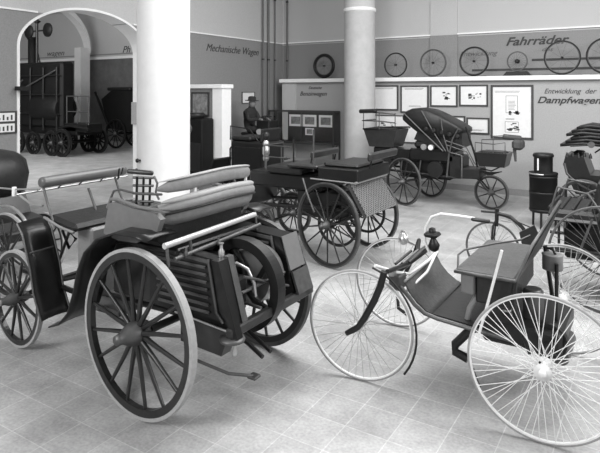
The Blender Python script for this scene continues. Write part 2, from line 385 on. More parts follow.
# ================================================================ A: VIS-A-VIS MOTOR CARRIAGE (front left)
def lathe_capsule(a, b, r, n=16):
    a, b = Vector(a), Vector(b); L = (b-a).length
    pr = [(.001, 0), (r*.6, r*.08), (r*.9, r*.3), (r, r*.7), (r, L-r*.7), (r*.9, L-r*.3), (r*.6, L-r*.08), (.001, L)]
    return MB().lathe(pr, a, b-a, n)
A = root('motor_carriage', (-3.6, 3.5, 0), 'black four-wheeled motor carriage with open rear engine and facing leather seats, front left', 'carriage')
wheel(A, (-3.11, 2.775, .593), .593, nsp=16, rz=-.07, tw=.05, th=.024, hubL=.24, hubR=.085, cap='iron', fw=.045, fh=.05, sr=.0155)
wheel(A, (-3.06, 4.17, .575), .575, nsp=16, rz=-.07, tw=.05, th=.035, hubL=.3, hubR=.085, fw=.045, fh=.05, sr=.0155, tyre_m='tyre_dark')
wheel(A, (-4.89, 2.97, .432), .432, nsp=12, rz=-.09, tw=.04, th=.022, hubL=.24, hubR=.06, cap='steel', fw=.04, fh=.04)
wheel(A, (-4.87, 3.98, .437), .437, nsp=12, tw=.04, th=.022, hubL=.24, hubR=.06, fw=.04, fh=.04)
MB().tube([(-3.05, 2.85, .603), (-3.02, 3.5, .603), (-2.99, 4.1, .603)], .028, 12).build('rear_axle', 'dark', A)
MB().tube([(-4.87, 3.03, .437), (-4.87, 3.3, .5), (-4.87, 3.65, .5), (-4.87, 3.92, .437)], .022, 10).build('front_axle', 'dark', A)
for y in (3.12, 3.84):
    MB().tube([(-2.45, y, .64), (-3.9, y, .62), (-4.3, y, .56), (-5.05, y, .62)], .024, 8).build('chassis_rail', 'black', A)
for y in (3.06, 3.94):   # leaf springs over the rear axle
    sp = MB()
    for k in range(4):
        L = .42-.08*k
        sp.tube([(-3.03+L*t, y, .68+.012*k+.05*(1-t*t)) for t in [-1, -.6, -.2, .2, .6, 1]], .009, 6, flat=.6)
    sp.build('leaf_spring', 'iron', A)
# near side engine case
def case(yn, yf, nm):
    c_ = MB().xz([(-3.25, .70), (-2.43, .66), (-2.56, 1.12), (-3.25, 1.17)], yn, yf).build(nm, 'black', A)
    s_ = -1; y = yn
    for k in range(7):
        z = 1.06-.052*k
        MB().box((-2.93+.006*k, y-.012, z), (.50, .016, .015), ('X', .5)).build('louvre_slat', 'louvre', c_)
    MB().xz([(-3.22, 1.115), (-2.66, 1.09), (-2.665, 1.115), (-3.22, 1.14)], y-.012, y).build('louvre_border', 'iron', c_)
    MB().tube([(-2.66, y-.008, 1.12), (-2.63, y-.008, 1.0), (-2.58, y-.008, .76), (-2.52, y-.008, .70)], .012, 8).build('edge_beading', 'iron', c_)
    return c_
case(3.03, 3.12, 'engine_case_side')
MB().xz([(-2.9, .50), (-2.52, .48), (-2.45, .66), (-2.9, .68)], 3.0, 3.10).build('lower_side_panel', 'wood', A)
MB().tube([(-2.95, 2.995, .70), (-2.44, 2.995, .665)], .009, 6).build('side_beading', 'steel', A)
case(3.80, 3.98, 'engine_case_side')
MB().prism([(-2.575, 3.80, 1.12), (-2.575, 4.02, 1.12), (-2.49, 4.02, .86), (-2.49, 3.80, .86)], (.02, 0, .006)).build('rear_case_panel', 'tub', A, label='paler upper rear panel')
MB().prism([(-2.47, 3.80, .85), (-2.47, 4.02, .85), (-2.41, 4.02, .68), (-2.41, 3.80, .68)], (.02, 0, .006)).build('rear_case_panel', 'iron', A)
MB().xz([(-2.64, 1.13), (-2.58, 1.13), (-2.41, .64), (-2.47, .64)], 4.01, 4.055).build('rear_post', 'black', A)
MB().xz([(-2.60, 1.13), (-2.54, 1.13), (-2.37, .63), (-2.43, .63)], 2.99, 3.05).build('rear_post', 'black', A)
MB().xz([(-2.60, 1.13), (-2.56, 1.13), (-2.41, .63), (-2.45, .63)], 3.12, 3.18).build('rear_post', 'iron', A)
MB().bb(-2.47, -2.41, 2.98, 4.06, .62, .69, .01).build('rear_bumper_bar', 'wood', A)
q = MB(); q.lathe([(.001, .60), (.085, .60), (.09, .612), (.085, .625), (.001, .625)], (-2.44, 3.02, 0), n=24); q.build('drip_cup_plate', 'iron', A)
MB().lathe([(.001, .50), (.018, .505), (.022, .53), (.012, .55), (.012, .60)], (-2.42, 3.02, 0), n=14).build('drain_tap', 'steel', A)
# flywheel, pulley and engine
fw = MB().ring((-2.72, 3.52, .80), .36, .285, -.06, .04).build('flywheel', 'dark', A, origin=(-2.72, 3.52, .80))
for k in range(5):
    a = 2*PI*k/5+.4
    MB().tube([(-2.72, 3.51, .80), (-2.72+.15*math.cos(a), 3.51, .80+.15*math.sin(a)), (-2.72+.30*math.cos(a+.3), 3.51, .80+.30*math.sin(a+.3))], [.03, .022, .024], 8).build('flywheel_spoke', 'dark', fw, origin=(-2.72, 3.52, .80))
MB().lathe([(.06, -.12), (.06, .09)], (-2.72, 3.52, .80), (0, 1, 0)).build('flywheel_hub', 'iron', fw, origin=(-2.72, 3.52, .80))
MB().lathe([(.21, 0), (.22, .02), (.22, .19), (.21, .2)], (-2.72, 3.56, .84), (0, 1, 0), 32).build('belt_pulley', 'steel', A)
MB().lathe([(.11, 0), (.115, .02), (.115, .3), (.13, .3), (.13, .36), (.1, .38)], (-3.25, 3.42, .78), (1, 0, 0), 24).build('engine_cylinder', 'iron', A)
MB().bb(-2.95, -2.6, 3.22, 3.4, .66, .92, .02).build('crankcase', 'dark', A)
MB().tube([(-2.66, 3.24, .98), (-2.6, 3.27, 1.04), (-2.52, 3.3, 1.0), (-2.48, 3.32, .9), (-2.48, 3.34, .8)], .014, 10).build('exhaust_pipe', 'steel', A)
MB().lathe([(.03, 0), (.035, .02), (.035, .12), (.02, .14), (.012, .2)], (-2.72, 3.3, .86), n=14).build('oil_cup', 'iron', A)
MB().lathe([(.02, 0), (.024, .04), (.012, .06), (.012, .09), (.02, .1)], (-2.62, 3.12, 1.12), n=12).build('oil_cup', 'brass', A)
MB().lathe([(.14, 0), (.15, .02), (.15, .30), (.14, .32)], (-3.1, 3.65, .98), (0, 1, 0), 24).build('fuel_tank', 'dark', A) if False else MB().bb(-3.2, -2.72, 3.2, 3.46, .93, 1.04, .03).build('carburettor_box', 'dark', A)
MB().tube([(-2.40, 3.3, .74), (-2.55, 3.32, .74), (-2.7, 3.35, .66)], .012, 8).build('control_rod', 'iron', A)
MB().tube([(-2.5, 3.2, .86), (-2.5, 3.75, .86)], .012, 8).build('cross_rod', 'iron', A)
MB().tube([(-2.48, 3.2, .98), (-2.46, 3.75, .76)], .01, 8).build('cross_rod', 'iron', A)
for yy in (3.3, 3.4):
    MB().tube([(-2.95, yy, .6), (-2.6, yy, .5), (-2.35, yy-.05, .42)], .016, 8).build('drive_chain_guard', 'dark', A)
MB().tube([(-2.95, 3.1, .34), (-2.66, 3.25, .22), (-2.54, 3.4, .17)], .012, 8).build('trailing_step_bar', 'iron', A)
MB().bb(-2.58, -2.50, 3.36, 3.44, .155, .18, .008).build('step_tread', 'iron', A)
# deck and twin bars behind seat
MB().bb(-3.72, -2.93, 3.0, 3.98, 1.10, 1.155, .015).build('body_deck', 'black', A)
MB().bb(-3.7, -3.2, 3.05, 3.93, .68, 1.10, .02).build('body_box', 'wood', A)
MB().tube([(-2.86, 2.80, 1.235), (-2.86, 3.84, 1.265)], .022, 12).build('rear_top_bar', 'barmetal', A)
MB().tube([(-2.82, 2.86, 1.135), (-2.82, 3.86, 1.18)], .016, 10).build('rear_lower_bar', 'iron', A)
for y, z in ((2.82, 1.23), (3.05, 1.24), (3.84, 1.275)):
    MB().tube([(-2.86, y, z+.02), (-2.84, y, z-.14)], .012, 8).build('bar_bracket', 'iron', A)
for y in (2.95, 3.3): MB().lathe([(.013, 0), (.016, .025), (.009, .035), (.009, .06)], (-2.8, y, 1.14), n=12).build('filler_cap', 'iron', A)
# mudguards
def guard(pts, y0, y1, nm='mudguard', m='black', th=.012, dy=None, edge=True, P=A):
    g = MB().sheet([[(x, y0+(y1-y0)*j/4, z+(.012*(1-(j/2-1)**2))) for j in range(5)] for x, z in pts], th).build(nm, m, P)
    if edge:
        for y in (y0, y1): MB().tube([(x, y, z) for x, z in pts], .009, 6).build('guard_edging', 'iron', g)
    return g
guard([(-2.98, 1.255), (-3.1, 1.275), (-3.3, 1.27), (-3.5, 1.20), (-3.64, 1.08), (-3.72, .93), (-3.77, .75), (-3.84, .58), (-3.95, .47), (-4.08, .42)], 2.74, 3.04, edge=False)
guard([(-2.98, 1.22), (-3.1, 1.24), (-3.3, 1.23), (-3.5, 1.17), (-3.66, 1.02), (-3.74, .85), (-3.85, .6)], 4.04, 4.3, edge=False)
guard([(-4.68, 1.16), (-4.60, 1.07), (-4.545, .94), (-4.48, .78), (-4.44, .6), (-4.37, .46), (-4.33, .38)], 2.84, 3.12)
MB().tube([(-4.52, 2.86, .92), (-4.54, 3.1, .92)], .009, 6).build('guard_strap', 'iron', A)
guard([(-4.68, 1.16), (-4.60, 1.07), (-4.545, .94), (-4.48, .78), (-4.44, .6), (-4.37, .46), (-4.33, .38)], 3.85, 4.12)
# rear seat tub
side = [(-3.62, 1.20), (-3.56, 1.44), (-3.50, 1.46), (-3.3, 1.43), (-3.06, 1.42), (-3.0, 1.38), (-3.05, 1.27), (-3.25, 1.18), (-3.45, 1.17)]
for y in (2.90, 3.93): MB().xz(side, y, y+.05).build('seat_side', 'tub', A)
for y in (2.925, 3.955): MB().tube([(-3.60, y, 1.40), (-3.56, y, 1.47), (-3.48, y, 1.475), (-3.25, y, 1.44), (-3.02, y, 1.44)], .014, 8).build('seat_side_roll', 'tub', A)
MB().bb(-3.6, -3.05, 2.96, 3.94, 1.155, 1.34, .04).build('seat_cushion', 'leather', A)
MB().tube([(-3.58, 2.93, 1.46), (-3.56, 2.95, 1.53), (-3.50, 2.96, 1.545), (-3.3, 2.96, 1.53), (-3.05, 2.96, 1.55)], .009, 8).build('arm_rail', 'iron', A)
def bp(t, out=0, z=0): u = 2*t-1; return (-2.93+out-.19*abs(u)**2.6, 2.99+1.09*t, z+.06*(1-u*u))
N = 18
P_ = lambda out, z: [bp(i/N, out, z) for i in range(N+1)]
def oval(a, b, ca=0, cb=0, n=12): return [(ca+a*math.cos(2*PI*k/n), cb+b*math.sin(2*PI*k/n)) for k in range(n)]
ends = [.25]+[min(1, .45+.75*math.sin(PI*i/N)**.5) for i in range(1, N)]+[.25]
MB().sweep(P_(0, 1.285), [(-.05, 0), (.0, .0), (.035, .05), (.045, .10), (.03, .165), (-.05, .165)]).build('backrest_shell', 'tan', A)
MB().sweep(P_(.035, 1.43), oval(.045, .045), scale=ends).build('backrest_cushion', 'tan', A)
MB().sweep(P_(.03, 1.478), oval(.038, .026), scale=ends).build('backrest_pad', 'pale_leather', A)
MB().sweep(P_(.075, 1.398), oval(.010, .010, n=8)).build('backrest_piping', 'leather', A)
MB().sweep(P_(-.01, 1.575), oval(.038, .056), scale=ends).build('back_roll', 'tan', A)
MB().sweep(P_(.0, 1.628), oval(.024, .010), scale=ends).build('back_roll_top', 'pale_leather', A)
for t in (.22, .82):
    p = bp(t, 0, 0); MB().tube([(p[0], p[1], p[2]+1.46), (p[0], p[1], p[2]+1.57)], .012, 8).build('roll_bracket', 'nickel', A)
# steering column with levers between the seats
st = MB()
for dx, dy in ((-.05, -.03), (0, 0), (.05, .03)): st.tube([(-3.85+dx, 3.5+dy, 1.05), (-3.83+dx, 3.5+dy, 1.55)], .011, 8)
st.build('steering_column', 'dark', A)
for z in (1.33, 1.40, 1.47, 1.54): MB().tube([(-3.92, 3.46, z), (-3.75, 3.54, z)], .012, 8).build('control_lever', 'iron', A)
lathe_capsule((-3.95, 3.42, 1.60), (-3.73, 3.52, 1.585), .022, 12).build('tiller_grip', 'wood', A)
MB().tube([(-3.72, 3.52, 1.56), (-3.68, 3.52, 1.5), (-3.7, 3.52, 1.42), (-3.66, 3.52, 1.36)], .01, 8).build('brake_lever', 'iron', A)
MB().tube([(-4.03, 3.4, 1.62), (-4.05, 3.4, 1.52), (-4.0, 3.4, 1.58), (-3.98, 3.4, 1.63)], .007, 6).build('horn_lever', 'dark', A)
MB().bb(-3.95, -3.72, 3.35, 3.7, 1.20, 1.30, .02).build('column_box', 'dark', A)
# front body + facing seat
MB().bb(-4.30, -4.10, 3.16, 3.80, .50, 1.12, .02).build('front_seat_box', 'tan', A)
MB().bb(-4.14, -3.66, 3.08, 3.86, .48, .53).build('foot_floor', 'board', A)
MB().box((-4.32, 3.46, 1.165), (.38, .88, .07), ('Y', .14), .03).build('front_seat_cushion', 'leather', A)
MB().tube([(-4.53, 3.0, 1.20), (-4.3, 3.0, 1.14), (-4.12, 3.0, 1.12)], .012, 8).build('front_seat_edging', 'steel', A)
lathe_capsule((-4.49, 2.93, 1.515), (-4.49, 3.86, 1.52), .05).build('front_back_roll', 'roll', A)
MB().tube([(-4.62, 2.80, 1.42), (-4.62, 4.0, 1.43)], .009, 8).build('front_back_rail', 'steel', A)
MB().lathe([(.02, -.04), (.02, .04)], (-4.9, 2.95, 1.40), n=12).build('rail_knuckle', 'nickel', A)
MB().tube([(-5.2, 2.9, 1.42), (-4.9, 2.95, 1.42), (-4.6, 3.0, 1.44)], .008, 8).build('front_rail', 'steel', A)
MB().tube([(-4.9, 2.95, 1.40), (-4.68, 2.98, 1.30), (-4.55, 3.0, 1.30)], .010, 8).build('front_rail', 'steel', A)
for y, b in ((3.02, 1.12), (3.8, 1.15)):
    MB().tube([(-4.57, y, 1.45), (-4.50, y, 1.30), (-4.40, y, b)], .011, 8).build('back_stay', 'iron', A)
for y in (3.2, 3.42, 3.66): MB().tube([(-4.52, y, 1.5), (-4.62, y, 1.42)], .008, 6).build('roll_bracket', 'iron', A)
MB().tube([(-4.48, 3.42, 1.40), (-4.30, 3.45, 1.0), (-4.15, 3.45, .8)], .012, 8).build('back_stay', 'iron', A)
for y in (3.3, 3.66):
    MB().tube([(-4.6, y, 1.12), (-4.7, y, 1.0), (-4.6, y, .85), (-4.5, y, .95), (-4.6, y, 1.0), (-4.7, y, .8), (-4.85, y, .55)], .014, 8).build('front_scroll_spring', 'dark', A)
MB().tube([(-4.87, 3.1, .5), (-4.6, 3.5, .55), (-4.4, 3.5, .55)], .018, 8).build('steering_link', 'dark', A)

# ================================================================ B: QUADRICYCLE (front right)
B = root('quadricycle', (-1.4, 4.6, 0), 'light four-wheeled motor quadricycle with thin wire wheels and open seat board, front right', 'quadricycle')
wk = dict(kind='wire', rim_m='nickel', tyre_m='tyre', sp_m='nickel', hub_m='nickel', tw=.024, th=.014, fw=.02, fh=.012, sr=.0026)
wheel(B, (-.61, 3.97, .49), .49, rz=.06, nsp=60, hubR=.055, hubL=.13, cap='nickel', **wk)
tp = MB(); tp.torus((-.61, 3.97, .49), .478, .0165, 72, 8)
keep = [f for f in tp.f if 39 <= f[0]//8 <= 41]; tp.f = keep; tp.sm = [True]*len(keep); tp.build('rim_binding', 'dark', B, label='dark binding on the near rear rim')
wheel(B, (-.68, 5.44, .48), .48, nsp=60, hubR=.055, hubL=.13, indiv=False, **wk)
wk2 = dict(wk); wk2.update(tyre_m='tyre', rim_m='nickel', sr=.0018, sp_m='steel')
wheel(B, (-1.99, 4.07, .44), .44, nsp=40, hubR=.035, hubL=.12, rz=.09, cap='nickel', **wk2)
wheel(B, (-2.13, 5.2, .437), .437, nsp=40, hubR=.035, hubL=.12, rz=.06, indiv=False, **wk2)
MB().tube([(-.63, 4.0, .497), (-.66, 4.7, .49), (-.68, 5.38, .48)], .02, 10).build('rear_axle', 'dark', B)
MB().tube([(-1.74, 3.985, .93), (-1.77, 3.985, .82), (-1.82, 3.985, .70), (-1.90, 3.985, .55), (-1.96, 3.985, .46), (-2.0, 3.98, .43), (-2.06, 3.98, .39)], [.026, .028, .028, .026, .024, .024, .02], 10).build('front_fork_arm', 'dark', B)
MB().tube([(-1.88, 5.12, .90), (-1.93, 5.12, .75), (-2.02, 5.12, .55), (-2.1, 5.12, .45), (-2.15, 5.12, .4)], .02, 8).build('front_fork_arm', 'dark', B)
MB().tube([(-1.72, 4.0, .93), (-1.74, 4.5, .86), (-1.78, 4.8, .86), (-1.88, 5.12, .90)], .018, 8).build('front_crossbar', 'dark', B)
MB().tube([(-1.80, 3.95, .975), (-1.74, 4.2, .87), (-1.70, 4.42, .80), (-1.62, 4.62, .87), (-1.58, 4.75, .92), (-1.62, 4.8, .96)], .012, 8).build('steering_linkage', 'nickel', B)
MB().tube([(-1.66, 4.25, .72), (-1.60, 4.55, .80), (-1.58, 4.75, .93)], .011, 8).build('steering_linkage', 'nickel', B)
lathe_capsule((-1.80, 4.35, .82), (-1.66, 4.75, .95), .03, 12).build('spring_housing', 'dark', B)
MB().bb(-1.80, -1.70, 4.2, 4.34, .72, .84, .01).build('steering_block', 'iron', B)
MB().tube([(-1.6, 4.6, .95), (-1.64, 4.6, 1.04), (-1.63, 4.6, 1.16), (-1.58, 4.6, 1.25), (-1.50, 4.6, 1.285), (-1.35, 4.6, 1.285), (-1.22, 4.6, 1.28)], .012, 10).build('tiller', 'nickel', B)
lathe_capsule((-1.25, 4.6, 1.275), (-1.10, 4.6, 1.27), .018, 10).build('tiller_grip', 'wood', B)
MB().lathe([(.02, 0), (.035, .01), (.05, .05), (.03, .09), (.02, .11), (.03, .15), (.028, .19), (.01, .2)], (-1.56, 4.62, .96), (-.12, 0, 1), 14).build('steering_head', 'dark', B)
for k in range(3): MB().tube([(-1.78+.04*k, 4.3+.05*k, .90), (-1.72+.04*k, 4.5+.05*k, .97)], .012, 6).build('steering_rack_bar', 'dark' if k != 1 else 'iron', B)
MB().bb(-1.64, -1.52, 4.56, 4.68, 1.08, 1.12, .015).build('head_clamp', 'dark', B)
MB().lathe([(.03, -.02), (.035, 0), (.03, .02)], (-1.76, 4.18, .87), (0, 1, 0), 14).build('clamp_wheel', 'steel', B)
MB().tube([(-1.70, 4.15, .72), (-1.68, 4.12, .62), (-1.6, 4.12, .58)], .014, 8).build('foot_rest', 'dark', B)
lp = MB().lathe([(.02, 0), (.045, .02), (.05, .06), (.035, .09), (.015, .11), (.015, .13)], (-2.03, 5.1, .84), n=14).build('oil_lamp', 'brass', B)
MB().tube([(-2.03-.05, 5.1, .88), (-2.05, 5.1, .97), (-2.0, 5.1, .97), (-1.98, 5.1, .88)], .006, 6).build('lamp_bail', 'steel', lp)
MB().sheet([[(x, y, z+(dz)) for x, y in ((x0, 4.22), (x0, 4.5), (x0, 4.95))] for x0, z, dz in ((-1.66, .83, 0), (-1.6, .75, 0), (-1.53, .66, 0), (-1.46, .60, 0))], .02).build('dash_board', 'iron', B) if False else None
rows = []
for k, (x, z) in enumerate(((-1.66, .80), (-1.62, .73), (-1.56, .665), (-1.48, .61), (-1.44, .597))): rows.append([(x, 4.22, z), (x+.005, 4.6, z+.015), (x+.01, 4.95, z+.03)])
MB().sheet(rows, .018).build('dash_board', 'board', B)
MB().sheet([[(-1.44, 4.22, .595), (-1.44, 4.95, .615)], [(-1.12, 4.22, .57), (-1.12, 4.95, .60)]], .018, False).build('foot_board', 'leather', B)
for y in (4.205, 4.96):
    MB().tube([(-1.70, y, .76), (-1.64, y, .705), (-1.58, y, .64), (-1.50, y, .59), (-1.40, y, .57), (-1.15, y, .55), (-.85, y, .53)], .017, 8).build('frame_tube', 'iron', B)
MB().tube([(-1.66, 4.2, .81), (-1.65, 4.96, .84)], .01, 8).build('dash_edge', 'steel', B)
MB().tube(arc_pts := [(-2.0+.49*math.cos(math.radians(a))*1.0, 4.06, .4455+.49*math.sin(math.radians(a))) for a in range(75, -40, -8)], .009, 6).build('mudguard_strip', 'dark', B)
# seat
seat = MB().bb(-1.25, -.83, 4.17, 5.17, .955, .985, .01).build('seat_board', 'board', B)
MB().tube([(-1.25, 4.17, .965), (-.83, 4.17, .965), (-.83, 5.17, .965), (-1.25, 5.17, .965)], .013, 8, closed=True).build('seat_edging', 'iron', seat, origin=world_of(seat))
MB().bb(-1.22, -1.12, 4.2, 5.1, .80, .955, .01).build('seat_box', 'tub', B)
MB().bb(-1.12, -.86, 4.24, 5.1, .74, .955, .01).build('seat_locker', 'leather', B)
MB().tube([(-1.24, 4.20, .97), (-1.26, 4.28, 1.06), (-1.23, 4.33, 1.09), (-1.03, 4.45, 1.14), (-.86, 4.55, 1.17), (-.80, 4.6, 1.2)], .008, 8).build('seat_rail', 'iron', B)
MB().prism([(-.83, 4.19, .98), (-.83, 5.12, .98), (-.67, 5.12, 1.37), (-.74, 4.25, 1.19)], (.022, 0, 0)).build('backrest', 'leather', B)
MB().tube([(-.82, 4.18, .97), (-.73, 4.24, 1.21), (-.66, 5.14, 1.39), (-.82, 5.14, .97)], .011, 8).build('backrest_rail', 'iron', B)
MB().tube([(-.905, 4.12, 1.185), (-1.0, 4.12, .80), (-1.08, 4.12, .5)], .010, 8).build('brake_lever', 'nickel', B)
MB().tube([(-1.07, 4.3, .88), (-1.18, 4.3, .66), (-1.2, 4.3, .56)], .022, 10).build('seat_support', 'tan', B)
MB().tube([(-1.0, 4.4, .58), (-1.2, 4.4, .46), (-1.32, 4.4, .32), (-1.32, 4.4, .26), (-1.22, 4.4, .23)], .034, 10).build('drive_case', 'dark', B)
MB().bb(-1.1, -.55, 4.35, 5.1, .42, .58, .02).build('engine_box', 'dark', B)
MB().lathe([(.07, 0), (.075, .02), (.075, .2), (.06, .22)], (-.78, 4.6, .58), n=20).build('engine_cylinder', 'iron', B)
MB().tube([(-.95+.035*math.cos(k*.7), 4.5+.035*math.sin(k*.7), .60+k*.0045) for k in range(60)], .006, 6).build('coil_spring', 'steel', B)
MB().lathe([(.13, -.03), (.14, 0), (.13, .03)], (-.65, 4.45, .49), (0, 1, 0), 28).build('drive_sprocket', 'dark', B)
MB().lathe([(.05, 0), (.075, .005), (.075, .11), (.08, .12), (.06, .12)], (-.66, 4.72, .93), n=18).build('oil_can', 'tan', B)
MB().tube([(-.64, 4.72, 1.05), (-.66, 4.70, 1.1), (-.7, 4.72, 1.09)], .01, 8).build('oil_can_spout', 'dark', B)
MB().tube([(-.62, 4.62, .49), (-.62, 4.64, 1.0)], .014, 8).build('rear_stay', 'dark', B)
MB().tube([(-.72, 5.2, .49), (-.78, 5.15, 1.0)], .018, 8).build('rear_stay', 'dark', B)
MB().tube([(-.72, 4.15, .49), (-.85, 4.2, .8), (-.83, 4.2, .97)], .018, 8).build('rear_stay', 'dark', B)
MB().lathe([(.06, 0), (.065, .02), (.065, .4), (.06, .42)], (-.58, 4.5, .36), (0, 1, 0), 18).build('silencer', 'iron', B)

# ================================================================ C: MOTOR CARRIAGE WITH CANE PANEL (centre)
C = root('motor_carriage', (-4.2, 7.1, 0), 'dark motor carriage with sloping woven cane rear panel, standing in the centre', 'carriage')
ck = dict(nsp=14, rz=-.24, tw=.04, th=.02, fw=.035, fh=.035, hubL=.2, hubR=.06, sr=.011, tyre_m='iron')
wheel(C, (-3.63, 6.47, .555), .555, cap='iron', **ck); wheel(C, (-3.6, 7.66, .54), .54, **ck)
ck['nsp'] = 12; ck['sr'] = .010; ck['rz'] = -.08
wheel(C, (-4.93, 6.68, .34), .34, **ck); wheel(C, (-4.95, 7.7, .34), .34, **ck)
for y in (6.62, 7.5):
    g = MB().ring((-3.56, y, .545), .30, .265, -.012, .012, 48).build('drive_sprocket', 'dark', C, origin=(-3.56, y, .545))
    sp = MB()
    for k in range(10):
        a = 2*PI*k/10; sp.tube([(-3.56+.03*math.cos(a), y, .545+.03*math.sin(a)), (-3.56+.27*math.cos(a), y, .545+.27*math.sin(a))], .009, 6)
    sp.build('sprocket_arms', 'dark', g, origin=(-3.56, y, .545))
MB().tube([(-3.58, 6.5, .555), (-3.54, 7.6, .545)], .025, 8).build('rear_axle', 'dark', C)
MB().tube([(-4.93, 6.72, .34), (-4.95, 7.65, .34)], .02, 8).build('front_axle', 'dark', C)
for y in (6.75, 7.4): MB().tube([(-3.1, y, .72), (-4.0, y, .70), (-5.2, y, .62)], .025, 8).build('chassis_rail', 'dark', C)
for y in (6.66, 7.48):
    for x, z in ((-3.56, .66), (-4.94, .46)):
        s_ = MB()
        for k in range(3): s_.tube([(x+(.36-.08*k)*t, y, z+.012*k+.05*(1-t*t)) for t in (-1, -.5, 0, .5, 1)], .009, 6)
        s_.build('leaf_spring', 'dark', C)
MB().bb(-5.1, -3.85, 6.7, 7.45, .92, 1.14, .03).build('body_tub', 'black', C)
MB().bb(-4.3, -3.6, 6.78, 7.4, .55, .92, .02).build('engine_box', 'dark', C)
MB().bb(-3.80, -3.20, 6.5, 7.52, 1.13, 1.30, .015).build('rear_seat_box', 'black', C)
MB().bb(-3.75, -3.25, 6.6, 7.45, 1.30, 1.345, .02).build('rear_seat_cushion', 'leather', C)
MB().box((-3.16, 7.2, 1.44), (.06, .92, .11), ('Y', .15), .02).build('rear_backrest', 'wood', C)
for y in (6.85, 7.5): MB().tube([(-3.2, y, 1.28), (-3.15, y, 1.46)], .012, 8).build('backrest_iron', 'dark', C)
MB().tube([(-3.22, 6.45, 1.135), (-3.22, 7.45, 1.13)], .018, 8).build('rear_rail', 'steel', C)
MB().tube([(-3.9, 6.49, 1.14), (-3.22, 6.45, 1.135)], .010, 8).build('side_rail', 'steel', C)
cp = MB().prism([(-3.30, 6.45, 1.12), (-3.28, 7.33, 1.12), (-3.0, 7.27, .745), (-3.02, 6.36, .745)], (-.03, 0, -.02)).build('cane_panel', 'cane_back', C, label='woven cane panel')
cq = [Vector(p) for p in ((-3.30, 6.45, 1.12), (-3.28, 7.33, 1.12), (-3.02, 6.36, .745), (-3.0, 7.27, .745))]
def cpt(u, v): return cq[0].lerp(cq[1], u).lerp(cq[2].lerp(cq[3], u), v)+Vector((.012, 0, .008))
wv = MB()
for sgn in (1, -1):
    for k in range(-12, 31):
        u0 = k/18; pts = []
        for v in (0, 1):
            u = u0+sgn*.55*(v-.5)+0; pts.append((u, v))
        (ua, va), (ub, vb) = pts
        lo, hi = 0., 1.
        for (a, b) in ((ua, ub),):
            if abs(b-a) > 1e-9:
                t0, t1 = (0-a)/(b-a), (1-a)/(b-a); lo, hi = max(lo, min(t0, t1)), min(hi, max(t0, t1))
        if hi-lo > .02: wv.tube([cpt(ua+(ub-ua)*lo, lo), cpt(ua+(ub-ua)*hi, hi)], .009, 4, smooth=False)
wv.build('cane_weave', 'cane_strip', cp)
MB().bb(-4.75, -4.15, 6.65, 7.4, 1.14, 1.24, .02).build('front_seat', 'leather', C)
MB().box((-4.05, 7.15, 1.42), (.05, .8, .10), ('Y', .1), .02).build('front_backrest', 'wood', C)
MB().box((-4.1, 6.95, 1.28), (.5, .75, .05), None, .02).build('seat_plank', 'wood', C)
for y in (6.8, 7.5): MB().tube([(-4.1, y, 1.2), (-4.04, y, 1.5)], .010, 8).build('backrest_iron', 'dark', C)
r_ = MB()
r_.tube([(-4.95, 6.9, 1.15), (-4.95, 6.9, 1.5), (-4.5, 6.9, 1.5)], .009, 6); r_.tube([(-4.95, 7.4, 1.15), (-4.95, 7.4, 1.5), (-4.95, 6.9, 1.5)], .009, 6); r_.tube([(-4.95, 6.9, 1.33), (-4.5, 6.9, 1.33)], .009, 6); r_.tube([(-4.65, 6.9, 1.15), (-4.65, 6.9, 1.5)], .009, 6)
r_.build('seat_rail', 'iron', C)
lm = MB().lathe([(.015, -.35), (.015, -.12), (.04, -.1), (.05, -.06), (.035, -.03), (.055, 0), (.055, .1), (.03, .12), (.05, .14), (.045, .18), (.02, .21)], (-5.0, 7.0, 1.36), n=18).build('carriage_lamp', 'brass', C, label='brass carriage lamp on a stem')
MB().lathe([(.014, 0), (.014, .12)], (-5.0, 7.0, 1.03), n=10).build('lamp_candle_tube', 'nickel', lm)
MB().lathe([(.03, 0), (.05, .03), (.05, .10), (.02, .12)], (-5.0, 7.0, 1.57), n=12).build('lamp_chimney', 'dark', lm)
for d in (0, .05): MB().tube([(-4.68+d, 7.1, 1.12), (-4.5+d, 7.1, .87)], .012, 8).build('steering_lever', 'steel', C)
MB().tube([(-4.0, 6.45, 1.14), (-3.9, 6.4, .95), (-3.78, 6.38, .72)], .012, 8).build('brake_lever', 'iron', C)
MB().tube([(-4.5, 7.0, .9), (-4.5, 7.0, 1.62)], .012, 8).build('steering_post', 'dark', C)
MB().tube([(-3.98, 6.7, 1.2), (-3.98, 6.7, 1.78)], .012, 8).build('umbrella_post', 'iron', C)
MB().tube([(-3.75, 6.62, 1.1), (-3.75, 6.62, 1.35)], .014, 8).build('grip_post', 'dark', C)
MB().xz([(-5.4, .5), (-5.15, .6), (-5.0, .95), (-5.05, .96), (-5.22, .66), (-5.42, .55)], 6.75, 7.45).build('front_dash', 'black', C)

